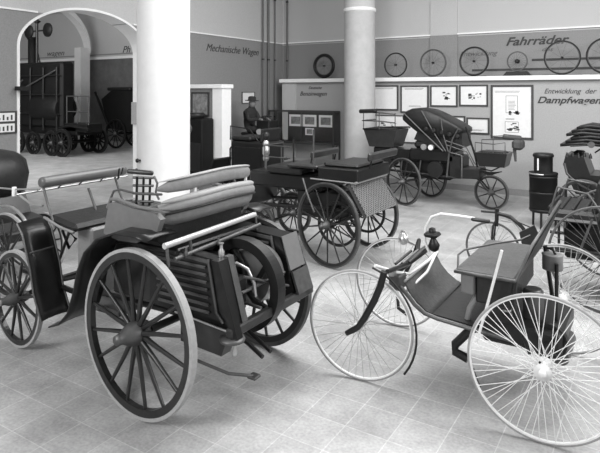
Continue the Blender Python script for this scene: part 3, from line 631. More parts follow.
# ================================================================ D: THREE-WHEELED MOTOR CARRIAGE BY THE BACK WALL
D = root('three_wheeled_carriage', (-3.8, 11.4, 0), 'long three-wheeled carriage with folded black hood and tub seats under the framed pictures', 'carriage')
dk = dict(nsp=12, tw=.04, th=.02, fw=.035, fh=.035, hubL=.2, hubR=.065, sr=.012, tyre_m='tyre_dark')
dk['rz'] = -.4; wheel(D, (-4.31, 10.83, .48), .48, cap='iron', **dk); wheel(D, (-4.15, 11.98, .46), .46, **dk)
dk['nsp'] = 8; dk['rz'] = -.12; wheel(D, (-2.68, 11.29, .34), .34, **dk)
MB().tube([(-4.3, 10.87, .48), (-4.15, 11.9, .46)], .025, 8).build('rear_axle', 'dark', D)
for y in (11.12, 11.7): MB().tube([(-5.2, y, .78), (-4.9, y, .66), (-3.4, y, .60), (-2.95, 11.3+(y-11.4)*.3, .62)], .025, 8).build('chassis_rail', 'dark', D)
def tub(cx, cy, wb, wt, db, dt, z0, z1, nm, m):
    def rr(a, b, z): return [(cx-a, cy-b, z), (cx+a, cy-b, z), (cx+a, cy+b, z), (cx-a, cy+b, z)]
    V = rr(wb, db, z0)+rr(wt, dt, z1)+rr(wt-.03, dt-.03, z1)+rr(wb-.03, db-.03, z0+.12)
    F = [[0, 1, 2, 3]]+[[a*4+i, a*4+(i+1) % 4, (a+1)*4+(i+1) % 4, (a+1)*4+i] for a in range(3) for i in range(4)]+[[12, 13, 14, 15]]
    return MB().add(V, F).build(nm, m, D)
tub(-4.95, 11.45, .28, .38, .28, .36, 1.12, 1.50, 'rear_tub_seat', 'wood')
MB().tube([(-5.33, 11.08, 1.5), (-4.57, 11.08, 1.53), (-4.57, 11.82, 1.53), (-5.33, 11.82, 1.5)], .016, 8, closed=True).build('tub_rim', 'dark', D)
MB().bb(-5.2, -4.7, 11.22, 11.7, 1.3, 1.42, .03).build('tub_cushion', 'leather', D)
q = MB()
for z in (1.68, 1.86): q.tube([(-5.35, 11.75, z), (-5.36, 11.1, z), (-4.95, 11.07, z), (-4.6, 11.1, z-.03)], .013, 8)
for x, y in ((-5.33, 11.1), (-4.95, 11.07), (-4.6, 11.1), (-5.33, 11.75)): q.tube([(x, y, 1.5), (x, y, 1.86)], .010, 8)
q.build('tub_rail', 'iron', D)
lathe_capsule((-5.42, 11.08, 1.88), (-4.98, 11.0, 1.90), .045, 12).build('rail_roll', 'leather', D)
MB().bb(-5.15, -4.75, 11.2, 11.7, .7, 1.12, .03).build('tub_pedestal', 'dark', D)
# folded hood: pleated bows
hood_prof = [(-4.46, 1.72), (-4.47, 1.80), (-4.40, 1.90), (-4.27, 1.955), (-4.10, 1.97), (-3.9, 1.94), (-3.7, 1.86), (-3.5, 1.76), (-3.3, 1.66), (-3.16, 1.57), (-3.15, 1.50), (-3.3, 1.42), (-3.5, 1.38), (-3.72, 1.36), (-3.95, 1.40), (-4.15, 1.48), (-4.32, 1.60)]
rows = []
for j in range(13):
    t = j/12; y = 11.05+.8*t; k = 1-.10*abs(2*t-1)**4+(.012 if j % 2 else -.012)
    cx, cz = -3.8, 1.66; rows.append([(cx+(x-cx)*k, y, cz+(z-cz)*k) for x, z in hood_prof])
mb = MB(); n = len(hood_prof)
mb.add([p for r in rows for p in r], [[j*n+i, j*n+(i+1) % n, (j+1)*n+(i+1) % n, (j+1)*n+i] for j in range(12) for i in range(n)]+[list(range(n)), list(range(12*n, 13*n))], True)
hd = mb.build('folded_hood', 'leather', D)
MB().xz([(-4.12, 1.50), (-3.7, 1.40), (-3.2, 1.54), (-3.2, 1.2), (-3.5, 1.08), (-3.95, 1.27), (-4.2, 1.32)], 11.13, 11.75).build('hood_curtain', 'leather', D)
for (x0, z0, x1, z1) in ((-3.55, 1.12, -4.38, 1.86), (-3.5, 1.12, -4.0, 1.92), (-3.45, 1.12, -3.6, 1.78), (-3.42, 1.12, -3.25, 1.58)):
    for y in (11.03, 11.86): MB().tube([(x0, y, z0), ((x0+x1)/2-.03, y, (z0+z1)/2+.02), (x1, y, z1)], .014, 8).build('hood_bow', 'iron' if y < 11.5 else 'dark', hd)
for k in range(5): MB().lathe([(.04, 0), (.055, .01), (.03, .03)], (-3.9+.16*k, 11.02, 1.55-.03*k), (0, -1, 0), 10).build('hood_pleat', 'leather', hd)
MB().bb(-4.3, -3.35, 11.1, 11.8, .88, 1.14, .04).build('hooded_seat_body', 'black', D)
MB().bb(-4.2, -3.5, 11.12, 11.78, 1.14, 1.30, .05).build('hooded_seat_cushion', 'leather', D)
MB().bb(-3.5, -3.38, 11.1, 11.8, 1.1, 1.45, .04).build('hooded_seat_back', 'leather', D)
for x in (-3.93, -3.78):
    l_ = MB().lathe([(.055, -.04), (.06, 0), (.06, .03)], (x, 10.98, 1.19), (-.0, -1, 0), 16).build('side_lamp', 'brass', D)
    MB().lathe([(.048, 0), (.048, .006)], (x, 10.95, 1.19), (0, -1, 0), 16).build('lamp_lens', 'nickel' if x > -3.85 else 'grey_tyre', l_)
MB().bb(-4.55, -3.45, 11.2, 11.75, .52, .90, .03).build('engine_box', 'soot', D)
for x in (-4.5, -4.1, -3.7): MB().tube([(x, 11.12, .55), (x+.06, 11.1, .9)], .016, 8).build('brake_rod', 'iron', D)
MB().bb(-4.75, -4.2, 11.15, 11.8, .88, 1.1, .03).build('luggage_locker', 'black', D)
for z in (1.25, 1.33): MB().tube([(-3.5, 11.05, z), (-3.1, 11.08, z-.12), (-2.95, 11.15, z-.45)], .012, 8).build('control_rod', 'iron', D)
MB().lathe([(.16, -.05), (.17, 0), (.16, .05)], (-3.72, 11.08, .74), (0, 1, 0), 24).build('flywheel', 'dark', D)
MB().tube([(-3.5, 11.1, .6), (-3.45, 11.1, 1.12)], .02, 8).build('frame_stanchion', 'iron', D)
MB().tube([(-3.2, 11.1, .6), (-3.2, 11.1, 1.05), (-3.45, 11.1, 1.1)], .016, 8).build('frame_stanchion', 'iron', D)
MB().bb(-3.45, -3.22, 11.1, 11.7, .62, 1.02, .01).build('boiler_casing', 'dark', D)
MB().tube([(-3.15, 11.2, 1.62), (-2.98, 11.25, 1.05), (-2.95, 11.3, .82)], .02, 8).build('hood_strut', 'dark', D)
MB().bb(-3.35, -2.85, 11.1, 11.6, .60, .80, .02).build('foot_box', 'dark', D)
tub(-2.64, 11.35, .24, .30, .22, .27, .86, 1.13, 'front_tub_seat', 'black')
MB().bb(-2.86, -2.42, 11.14, 11.56, 1.05, 1.15, .03).build('front_tub_cushion', 'leather', D)
q = MB(); q.tube([(-2.94, 11.1, 1.12), (-2.94, 11.1, 1.32), (-2.6, 11.1, 1.30), (-2.38, 11.1, 1.34), (-2.38, 11.1, 1.12)], .010, 8); q.tube([(-2.94, 11.6, 1.12), (-2.94, 11.6, 1.34), (-2.38, 11.6, 1.36)], .010, 8); q.tube([(-2.6, 11.1, 1.12), (-2.6, 11.1, 1.46), (-2.35, 11.2, 1.47)], .010, 8)
q.build('front_tub_rail', 'iron', D)
lathe_capsule((-2.45, 11.2, 1.45), (-2.12, 11.3, 1.42), .05, 12).build('rolled_apron', 'bag', D)
MB().bb(-2.28, -2.08, 11.15, 11.45, 1.20, 1.40, .05).build('tool_bag', 'bag', D)
MB().tube([(-2.24, 11.25, 1.22), (-2.22, 11.25, .98)], [.035, .02], 8).build('bag_strap', 'bag', D)
for y in (11.22, 11.36): MB().tube([(-2.95, y, .80), (-2.93, y, .6), (-2.8, y, .45), (-2.68, y, .34)], .018, 8).build('front_fork', 'dark', D)
s_ = MB()
for k in range(4): s_.tube([(-2.72+(.24-.05*k)*t, 11.3, .76-.018*k-.03*(1-t*t)) for t in (-1, -.5, 0, .5, 1)], .010, 6)
s_.build('leaf_spring', 'dark', D)
MB().tube([(-2.9, 11.3, .8), (-2.68, 11.3, .76), (-2.5, 11.3, .86)], .014, 8).build('spring_hanger', 'dark', D)

# ================================================================ H: THREE-WHEELED MOTOR CAR (right)
H = root('motor_tricycle', (-1.1, 7.1, 0), 'spindly three-wheeled motor car with a wire front wheel and tufted bench, behind the quadricycle', 'tricycle')
hk = dict(kind='wire', rim_m='iron', tyre_m='tyre_dark', sp_m='steel', hub_m='steel', tw=.022, th=.014, fw=.018, fh=.012, sr=.003, hubR=.03, hubL=.1)
wheel(H, (-1.72, 7.3, .335), .335, nsp=32, **hk)
hk['sr'] = .003; hk['sp_m'] = 'iron'
wheel(H, (-.42, 6.62, .56), .56, nsp=44, indiv=False, **hk); wheel(H, (-.42, 7.9, .56), .56, nsp=44, indiv=False, **hk)
for y in (7.24, 7.36): MB().tube([(-1.72, y, .335), (-1.70, y, .62), (-1.67, 7.3, .70)], .014, 8).build('front_fork', 'dark', H)
MB().tube([(-1.67, 7.3, .62), (-1.66, 7.3, .84)], .024, 10).build('steering_head', 'dark', H)
MB().tube([(-1.84, 7.22, .80), (-1.66, 7.3, .79)], .014, 8).build('tiller_grip', 'dark', H)
MB().tube([(-1.66, 7.3, .78), (-1.5, 7.28, .76), (-1.36, 7.25, .66), (-1.22, 7.22, .50), (-1.0, 7.2, .45), (-.4, 7.2, .45)], .024, 8).build('frame_tube', 'dark', H)
MB().tube([(-1.62, 7.3, .70), (-1.47, 7.28, .70), (-1.36, 7.25, .58)], .014, 8).build('frame_tube', 'steel', H)
MB().tube([(-1.66, 7.3, .78), (-1.2, 7.2, .66)], .008, 6).build('steering_rod', 'dark', H)
MB().xz([(-1.36, .62), (-1.2, .72), (-1.12, .55), (-1.2, .45), (-1.33, .48)], 7.1, 7.16).build('chain_case', 'leather', H)
for y in (6.85, 7.65): MB().tube([(-1.1, y, .55), (-.4, y, .56), (-.1, y, .58)], .02, 8).build('frame_rail', 'dark', H)
MB().tube([(-.42, 6.66, .56), (-.42, 7.86, .56)], .02, 8).build('rear_axle', 'dark', H)
MB().bb(-1.0, -.5, 6.8, 7.7, .86, 1.0, .04).build('bench_cushion', 'leather', H)
MB().bb(-1.02, -.98, 6.78, 7.72, .84, .87).build('bench_edge', 'steel', H)
MB().box((-.76, 6.79, .90), (.5, .02, .025)).build('bench_side_strip', 'steel', H)
bk = MB().box((-.50, 7.25, 1.16), (.08, .9, .36), ('Y', .2), .03).build('bench_backrest', 'leather', H)
for k in range(4): lathe_capsule((-.99+.12*k, 6.84, 1.005), (-.99+.12*k, 7.68, 1.005), .018, 8).build('cushion_tuft', 'leather', H)
MB().tube([(-.98, 6.8, .95), (-.9, 6.8, 1.25), (-.6, 6.8, 1.2), (-.48, 6.8, 1.02), (-.46, 6.8, .9)], .013, 8).build('arm_rail', 'iron', H)
MB().tube([(-.98, 7.7, .95), (-.9, 7.7, 1.22), (-.6, 7.7, 1.18), (-.46, 7.7, .95)], .013, 8).build('arm_rail', 'iron', H)
for y in (6.9, 7.6): MB().tube([(-.9, y, .86), (-.9, y, .56)], .014, 8).build('bench_leg', 'dark', H)
MB().bb(-.85, -.2, 6.9, 7.6, .45, .8, .03).build('engine_box', 'soot', H)
MB().lathe([(.3, -.03), (.32, 0), (.3, .03)], (-.15, 7.2, .38), (0, 0, 1), 32).build('horizontal_flywheel', 'dark', H)
MB().tube([(-.55, 6.72, .95), (-.7, 6.72, .5)], .012, 8).build('brake_lever', 'iron', H)

# ================================================================ G: CARRIAGE WITH FOLDED HOOD at right wall
G = root('hooded_carriage', (-.75, 11.0, 0), 'black carriage with pleated folded hood at the right edge near the wall', 'carriage')
gk = dict(nsp=12, tw=.04, th=.02, fw=.035, fh=.04, hubL=.2, hubR=.06, sr=.012, tyre_m='tyre_dark')
for x, y, R in ((-1.0, 10.5, .42), (-1.0, 11.5, .42), (.3, 10.5, .5), (.3, 11.5, .5)): wheel(G, (x, y, R), R, **gk)
for x, R in ((-1.0, .42), (.3, .5)): MB().tube([(x, 10.55, R), (x, 11.45, R)], .022, 8).build('axle', 'dark', G)
MB().bb(-1.15, .5, 10.7, 11.4, .55, .66, .02).build('chassis', 'dark', G)
MB().xz([(-1.15, .62), (-1.32, 1.05), (-1.28, 1.22), (-1.0, 1.2), (-.9, .9), (-.2, .9), (-.1, 1.3), (.35, 1.35), (.45, .62)], 10.62, 11.45).build('body_tub', 'black', G)
MB().tube([(-1.3, 10.62, 1.08), (-1.26, 10.62, .9), (-1.1, 10.6, .75), (-.9, 10.6, .65), (-.7, 10.6, .45)], .02, 8).build('body_scroll', 'iron', G)
tf = MB()
for i in range(5):
    for j in range(4): tf.lathe([(.001, .05), (.05, .03), (.07, 0)], (-1.27+.02*j+.1, 10.72+.17*i, 1.2+.0*j), (-.3, 0, 1), 8)
tf.build('tufted_back', 'leather', G)
for k in range(5): MB().lathe([(.03, 0), (.02, .05), (.004, .09)], (-1.26+.0*k+.09*k, 10.64, 1.18+.02*(k % 2)), n=8).build('cresting_spike', 'dark', G)
for k in range(6):
    x0 = -1.36+.05*((k*7) % 3); z = 1.36+.06*k
    rows = []
    for j in range(7):
        y = 10.6+.13*j; rows.append([(x0+.08*k*(.4), y, z+.0), (x0+.35, y, z+.045+(.01 if j % 2 else 0)), (x0+.8, y, z+.01), (x0+1.1, y, z-.06)])
    MB().sheet(rows, .045).build('hood_fold', 'leather', G)
MB().tube([(-1.2, 10.58, 1.38), (-.5, 10.58, 1.45), (-.4, 10.58, .95)], .014, 8).build('hood_iron', 'dark', G)
MB().tube([(-.9, 11.47, 1.2), (-.6, 11.5, 1.45), (-.2, 11.47, 1.3)], .014, 8).build('hood_iron', 'dark', G)
MB().lathe([(.05, -.02), (.055, .02)], (-.88, 10.56, 1.42), (0, -1, 0), 14).build('hood_bolt', 'iron', G)
for y in (10.72, 11.35): MB().tube([(-.35, y, .9), (-.35, y, 1.5)], .012, 8).build('hood_post', 'dark', G)

# ================================================================ BOILER
F = root('steam_boiler', (-1.59, 10.33, 0), 'dark upright riveted steam boiler with narrower top drum beside the poster wall', 'boiler')
MB().lathe([(.001, .27), (.21, .27), (.222, .29), (.222, .90), (.23, .90), (.23, .935), (.16, .945), (.001, .945)], (-1.59, 10.33, 0), n=36).build('lower_drum', 'soot', F)
MB().lathe([(.15, .945), (.15, 1.2), (.167, 1.2), (.167, 1.235), (.15, 1.26), (.001, 1.27)], (-1.59, 10.33, 0), n=32).build('upper_drum', 'dark', F)
MB().tube([(-1.59+.15*math.cos(-2.0), 10.33+.15*math.sin(-2.0), .98), (-1.59+.15*math.cos(-2.0), 10.33+.15*math.sin(-2.0), 1.18)], .014, 8).build('gauge_glass', 'nickel', F)
MB().tube([(-1.59+.235*math.cos(a), 10.33+.235*math.sin(a), .92) for a in [-2.6+.2*i for i in range(7)]], .012, 8).build('feed_pipe', 'steel', F)
for k in range(3):
    a = 2*PI*k/3+.5; MB().tube([(-1.59+.2*math.cos(a), 10.33+.18*math.sin(a), .30), (-1.59+.21*math.cos(a), 10.33+.19*math.sin(a), 0)], .02, 8).build('leg', 'dark', F)
for z in (.31, .6, .87): MB().lathe([(.221, -.015), (.228, -.012), (.228, .012), (.221, .015)], (-1.59, 10.33, z), n=36).build('riveted_band', 'dark', F)

# ================================================================ J: carriage at left edge behind
Jc = root('hooded_carriage', (-6.9, 4.0, 0), 'dark carriage with rounded leather hood at the left edge behind the front seat', 'carriage')
jk = dict(nsp=12, tw=.035, th=.02, fw=.035, fh=.035, hubL=.2, hubR=.06, sr=.012)
wheel(Jc, (-6.15, 3.62, .47), .47, **jk)
wheel(Jc, (-6.6, 4.4, .38), .38, **jk); wheel(Jc, (-7.9, 3.62, .5), .5, **jk); wheel(Jc, (-7.9, 4.4, .5), .5, **jk)
for x, z in ((-6.2, .45), (-7.9, .5)): MB().tube([(x, 3.66, z), (x-(.4 if x > -7 else 0), 4.38, z-(.07 if x > -7 else 0))], .022, 8).build('axle', 'dark', Jc)
MB().bb(-8.1, -6.45, 3.8, 4.3, .5, .62, .02).build('chassis', 'dark', Jc)
MB().xz([(-7.9, .6), (-8.0, 1.1), (-7.0, 1.05), (-6.85, .75), (-6.6, .72), (-6.55, .6)], 3.76, 4.35).build('body_tub', 'black', Jc)
hp = [(x-.34, z) for x, z in [(-7.55, 1.0), (-7.65, 1.25), (-7.6, 1.48), (-7.4, 1.56), (-6.8, 1.53), (-6.6, 1.45), (-6.52, 1.25), (-6.6, .98), (-6.9, .9)]]
mb = MB(); rows = []
for j in range(9):
    t = j/8; k = 1-.14*abs(2*t-1)**3; rows.append([(-7.39+(x+7.39)*k, 3.76+.62*t, 1.22+(z-1.22)*k+(.006 if j % 2 else 0)) for x, z in hp])
n = len(hp); mb.add([p for r in rows for p in r], [[j*n+i, j*n+(i+1) % n, (j+1)*n+(i+1) % n, (j+1)*n+i] for j in range(8) for i in range(n)]+[list(range(n)), list(range(8*n, 9*n))], True)
mb.build('leather_hood', 'leather', Jc)
MB().tube([(-6.15+.55*math.cos(a), 3.62, .47+.55*math.sin(a)) for a in [i*.2 for i in range(1, 15)]], .018, 8).build('mudguard', 'steel', Jc)

# ================================================================ LEDGE WHEELS
def ledge_wheel(x, y, z0, R, label, tyre_m, tw, nsp, hubR=.025):
    z0 += .013; rt = root('bicycle_wheel', (x, y, z0), label, 'wheel', 'bicycle wheels on the white ledge')
    c = (x, y, z0+R)
    MB().torus(c, R-tw/2, tw/2, 56, 8).build('tyre', tyre_m, rt)
    MB().ring(c, R-tw, R-tw-.012, -.01, .01, 56).build('rim', 'iron', rt)
    MB().lathe([(hubR*.5, -.05), (hubR, -.04), (hubR*.5, -.02), (hubR*.5, .02), (hubR, .04), (hubR*.5, .05)], c, (0, 1, 0), 12).build('hub', 'dark', rt)
    for k in range(nsp):
        a = 2*PI*k/nsp+.05
        MB().tube([(x+hubR*math.cos(a+.6), y+(.03 if k % 2 else -.03), c[2]+hubR*math.sin(a+.6)), (x+(R-tw)*math.cos(a), y, c[2]+(R-tw)*math.sin(a))], .0022, 4).build('spoke', 'iron', rt)
    return rt
ZL = 2.66
ledge_wheel(-5.5, 13.3, ZL+.0, .31, 'thin dark wheel on the ledge just right of the round column', 'dark', .026, 12)
ledge_wheel(-4.53, 13.3, ZL, .335, 'thin pale-tyred wheel on the ledge in front of the wall pilaster', 'iron', .03, 12)
ledge_wheel(-3.55, 13.3, ZL, .345, 'dark wheel with thick tyre on the ledge left of the small grey wheel', 'dark', .038, 12)
ledge_wheel(-2.59, 13.3, ZL+.09, .225, 'smallest pale wheel on a dark stand, under the Fahrräder lettering', 'iron', .018, 20, .05)
ledge_wheel(-1.67, 13.3, ZL, .37, 'large dark-rimmed wheel under the end of the Fahrräder lettering', 'dark', .032, 10)
ledge_wheel(-.83, 13.3, ZL, .385, 'large dark wheel at the far right edge of the ledge', 'dark', .036, 12)
ledge_wheel(-7.57, 13.3, ZL, .335, 'wheel with the widest dark tyre, alone on the ledge left of the round column', 'dark', .085, 8)
def stand(x, w_, label, z1=.03):
    MB().xz([(x-w_, ZL), (x+w_, ZL), (x+w_*.7, ZL+z1), (x-w_*.7, ZL+z1)], 13.2, 13.38).build('wheel_stand', 'dark', label=label, cat='stand', group='stands under the ledge wheels')
stand(-2.59, .3, 'dark stand with sloping sides under the smallest wheel', .10)
for x, w_, l in ((-7.57, .3, 'flat stand under the thick-tyred wheel left of the column'), (-5.5, .18, 'flat stand under the wheel right of the column'), (-4.53, .4, 'long flat stand under the pale-tyred wheel at the pilaster'), (-3.55, .3, 'flat stand under the thick-tyred wheel left of the smallest wheel'), (-1.67, .4, 'flat stand under the large wheel below the Fahrräder lettering'), (-.83, .3, 'flat stand under the wheel at the right edge of the ledge')):
    MB().bb(x-w_, x+w_, 13.2, 13.29 if False else 13.4, ZL, ZL+.012).build('wheel_stand', 'dark', label=l, cat='stand', group='stands under the ledge wheels')

# ================================================================ FRAMED PICTURES
def picture(x0, x1, z0, z1, label, marks=(), y=13.2, fw=.035, axis='Y', pm='paper', grp='framed drawings on the partition'):
    if axis == 'Y':
        rt = root('framed_drawing', ((x0+x1)/2, y, (z0+z1)/2), label, 'picture', grp)
        f_ = MB(); f_.bb(x0, x1, y-.03, y, z1-fw, z1); f_.bb(x0, x1, y-.03, y, z0, z0+fw); f_.bb(x0, x0+fw, y-.03, y, z0+fw, z1-fw); f_.bb(x1-fw, x1, y-.03, y, z0+fw, z1-fw); f_.build('picture_frame', 'frame', rt)
        sh = MB().bb(x0+fw, x1-fw, y-.012, y-.004, z0+fw, z1-fw).build('sheet', pm, rt)
        for (a, b, c_, d, k) in marks:   # fractions of the sheet
            X0, X1, Z0, Z1 = x0+(x1-x0)*a, x0+(x1-x0)*b, z0+(z1-z0)*c_, z0+(z1-z0)*d
            mb = MB()
            if k == 'o':
                t = .008
                for q in ((X0, X1, Z1-t, Z1), (X0, X1, Z0, Z0+t), (X0, X0+t, Z0, Z1), (X1-t, X1, Z0, Z1)): mb.bb(q[0], q[1], y-.014, y-.012, q[2], q[3])
            elif k == 'l':
                n_ = max(2, int((Z1-Z0)/.03))
                for i in range(n_): zz = Z0+(Z1-Z0)*i/n_; mb.bb(X0, X1-(X1-X0)*.25*random.random(), y-.014, y-.012, zz, zz+.007)
            else:
                for i in range(14):
                    xx, zz = random.uniform(X0, X1), random.uniform(Z0, Z1); mb.bb(xx, xx+random.uniform(.02, .08), y-.014, y-.012, zz, zz+random.uniform(.008, .04))
            mb.build('drawing', 'ink2' if k != 'b' else 'ink', sh)
    else:
        rt = root('framed_drawing', (y, (x0+x1)/2, (z0+z1)/2), label, 'picture', grp)
        f_ = MB(); f_.bb(y, y+.03, x0, x1, z1-fw, z1); f_.bb(y, y+.03, x0, x1, z0, z0+fw); f_.bb(y, y+.03, x0, x0+fw, z0, z1); f_.bb(y, y+.03, x1-fw, x1, z0, z1); f_.build('picture_frame', 'frame', rt)
        MB().bb(y+.004, y+.012, x0, x1, z0, z1).build('sheet', pm, rt)
    return rt
picture(-6.13, -5.38, 1.84, 2.47, 'blank-looking framed sheet, first of the row from the round column', [(.15, .85, .85, .92, 'l')])
picture(-5.32, -4.60, 1.79, 2.46, 'framed sheet with a faint line near its foot, second from the column', [(.15, .85, .85, .92, 'l'), (.3, .75, .22, .28, 'l')])
picture(-4.56, -3.90, 1.95, 2.46, 'framed drawing of a small engine, third from the column', [(.4, .66, .3, .65, 'b')])
picture(-3.86, -3.20, 1.97, 2.47, 'framed drawing of a carriage, just left of the tall poster', [(.3, .72, .3, .6, 'b')])
picture(-3.69, -3.17, 1.33, 1.71, 'lower framed sheet directly left of the tall poster', [(.15, .85, .2, .3, 'l')])
picture(-4.40, -3.72, 1.30, 1.74, 'lower framed sheet left of the other lower sheet above the hood', [(.15, .85, .2, .3, 'l')])
picture(-6.1, -4.55, 1.05, 1.72, 'wide framed sheet of sketches behind the tub seat and rails', [(.1, .4, .4, .7, 'b'), (.55, .85, .2, .6, 'b')], fw=.02)
picture(-3.14, -2.23, 1.25, 2.46, 'tall framed poster with an engine plan and section, largest on the wall', [(.10, .75, .86, .90, 'l'), (.36, .64, .48, .80, 'o'), (.42, .60, .54, .72, 'l'), (.4, .62, .44, .50, 'b'), (.36, .6, .36, .38, 'l'), (.34, .66, .12, .32, 'o'), (.38, .62, .14, .28, 'b')], fw=.045)
picture(5.26, 5.55, 1.30, 1.93, 'framed pair of small prints at the left edge beside the arch', axis='X', y=XL, pm='pic', grp='prints by the arch') if False else None
# two prints in one dark frame left of the arch
pr = root('framed_prints', (XL, 5.35, 1.6), 'dark frame holding two small prints on the wall left of the arch', 'picture')
MB().bb(XL, XL+.02, 5.1, 5.56, 1.60, 1.98).build('backboard', 'frame', pr)
for z0 in (1.81, 1.63): MB().bb(XL+.02, XL+.026, 5.14, 5.52, z0, z0+.14).build('print', 'paper', pr)
q = MB()
for z0 in (1.83, 1.65):
    for k in range(5): q.bb(XL+.026, XL+.028, 5.17+.07*k, 5.20+.07*k, z0, z0+random.uniform(.04, .09))
q.build('print_marks', 'ink', pr)
picture(11.75, 12.3, 2.0, 2.3, 'small white notice on the left wall above the seated figure', axis='X', y=XL, fw=.012, grp='notices')
picture(-8.95, -8.42, 1.75, 2.3, 'framed landscape print high on the wing wall above the dark cabinet', y=9.62, pm='pic', grp='print on the wing wall')
picture(-20.6, -19.8, 1.75, 2.3, 'small dark framed print on the far hall wall', y=17.85, pm='pic', grp='hall prints', fw=.06)
MB().box((XL+.10, 5.62, 2.36), (.12, .22, .07)).build('wall_bracket', 'dark', label='small dark bracket at the left side of the arch', cat='bracket')
MB().bb(-9.62, -9.46, 8.44, 8.484, 1.6, 2.08).build('wall_plaque', 'panel', label='narrow grey plaque on the right side of the arch', cat='plaque')
# display case
K = root('display_case', (-8.05, 12.95, 0), 'dark-framed glass display case holding photographs at the far wall', 'display case')
q = MB(); x0, x1, y0, y1, zb, zt = -9.05, -7.02, 12.82, 13.15, .95, 1.78
for x in (x0, x1):
    for y in (y0, y1): q.bb(x-.02, x+.02, y-.02, y+.02, 0, zt)
for z in (zb, zt):
    for y in (y0, y1): q.bb(x0, x1, y-.02, y+.02, z-.02, z+.02)
    for x in (x0, x1): q.bb(x-.02, x+.02, y0, y1, z-.02, z+.02)
q.bb(-8.0-.01, -8.0+.01, y0-.01, y0+.01, zb, zt)
q.build('case_frame', 'frame', K)
MB().bb(-8.62, x1, y1-.03, y1, zb, zt).build('case_back', 'caseback', K)
MB().bb(x0, x1, y0, y1, zb-.04, zb).build('case_floor', 'frame', K)
MB().bb(x0+.02, x1-.02, y0-.004, y0+.004, zb+.02, zt-.02).build('glass_pane', 'glass', K)
for i, (x, l) in enumerate(((-8.62+.05, 'left print of the three on the case backing'), (-8.12, 'middle print of the three on the case backing'), (-7.62, 'right print of the three on the case backing'))):
    p = root('mounted_photograph', (x+.2, y1-.03, 1.45), l, 'photograph', 'photographs in the display case')
    MB().bb(x, x+.42, y1-.042, y1-.031, 1.36, 1.68).build('mount', 'paper', p)
    MB().bb(x+.06, x+.36, y1-.046, y1-.042, 1.42, 1.62).build('print', 'pic', p)
p = root('mounted_photograph', (-7.9, y1-.03, 1.2), 'small lower print on the case backing under the row of three', 'photograph', 'photographs in the display case')
MB().bb(-8.05, -7.78, y1-.042, y1-.031, 1.13, 1.32).build('mount', 'paper', p); MB().bb(-8.0, -7.83, y1-.046, y1-.042, 1.16, 1.29).build('print', 'pic', p)

# cabinet exhibit in front of the wing wall
cb = root('engine_cabinet', (-8.65, 9.35, .5), 'tall black cabinet engine on the platform in front of the wing wall', 'engine')
MB().bb(-9.12, -8.22, 9.15, 9.55, .5, 1.72, .03).build('cabinet_body', 'soot', cb)
MB().bb(-9.08, -8.26, 9.12, 9.15, .58, 1.2, .01).build('cabinet_door', 'dark', cb)
MB().lathe([(.1, 0), (.11, .015), (.1, .03)], (-8.6, 9.15, 1.5), (0, -1, 0), 20).build('round_plate', 'iron', cb)
MB().lathe([(.001, 0), (.2, .02), (.22, .1), (.19, .14)], (-8.6, 9.35, 1.7), n=20).build('domed_top', 'dark', cb)

# ================================================================ seated figure on a tricycle (on the platform)
TR = root('exhibition_tricycle', (-7.9, 11.0, .5), 'black tricycle with box body on the platform, carrying the seated figure', 'tricycle')
tk = dict(kind='wire', rim_m='dark', tyre_m='tyre_dark', sp_m='iron', hub_m='steel', tw=.03, th=.016, fw=.022, fh=.014, sr=.004, hubR=.03, hubL=.1, indiv=False, nsp=24)
wheel(TR, (-8.35, 10.75, .86), .36, **tk); wheel(TR, (-8.35, 11.5, .86), .36, **tk); wheel(TR, (-7.45, 11.1, .84), .34, **tk)
MB().tube([(-8.35, 10.78, .86), (-8.35, 11.47, .86)], .02, 8).build('axle', 'dark', TR)
MB().tube([(-8.35, 11.1, .86), (-8.1, 11.1, .75), (-7.75, 11.1, .8), (-7.6, 11.1, 1.2), (-7.45, 11.1, .84)], .02, 8).build('frame_tube', 'dark', TR)
MB().bb(-8.3, -7.85, 10.9, 11.3, .78, 1.18, .03).build('engine_box', 'soot', TR)
MB().bb(-8.3, -7.95, 10.95, 11.25, 1.24, 1.32, .03).build('saddle', 'leather', TR)
MB().tube([(-8.12, 11.1, 1.15), (-8.12, 11.1, 1.26)], .03, 8).build('saddle_post', 'dark', TR)
MB().bb(-7.78, -7.4, 10.9, 11.3, 1.22, 1.62, .02).build('front_box', 'dark', TR)
MB().tube([(-7.62, 10.88, 1.7), (-7.66, 11.1, 1.72), (-7.62, 11.32, 1.7)], .014, 8).build('handlebar', 'dark', TR)
MB().tube([(-7.64, 11.1, 1.72), (-7.6, 11.1, 1.2)], .016, 8).build('steering_post', 'dark', TR)
MB().lathe([(.06, 0), (.07, .04), (.07, .1)], (-7.62, 10.86, 1.36), (.3, -1, 0), 14).build('head_lamp', 'brass', TR)

TR.location.x -= .3
def skin_body(name, verts, edges, radii, mtl, parent=None, **kw):
    me = bpy.data.meshes.new(name+'_cage'); me.from_pydata(verts, edges, []); o = bpy.data.objects.new(name, me); col.objects.link(o)
    md = o.modifiers.new('skin', 'SKIN'); md.use_smooth_shade = True
    for i, r in enumerate(radii): me.skin_vertices[0].data[i].radius = (r, r) if not isinstance(r, tuple) else r
    me.skin_vertices[0].data[0].use_root = True
    s2 = o.modifiers.new('sub', 'SUBSURF'); s2.levels = 1; s2.render_levels = 1
    bpy.context.view_layer.update()
    res = bpy.data.meshes.new_from_object(o.evaluated_get(bpy.context.evaluated_depsgraph_get()))
    bpy.data.objects.remove(o); res.materials.clear(); res.materials.append(M[mtl])
    for p in res.polygons: p.use_smooth = True
    ob = bpy.data.objects.new(name, res); col.objects.link(ob)
    if parent: ob.parent = parent
    return tag(ob, **kw)
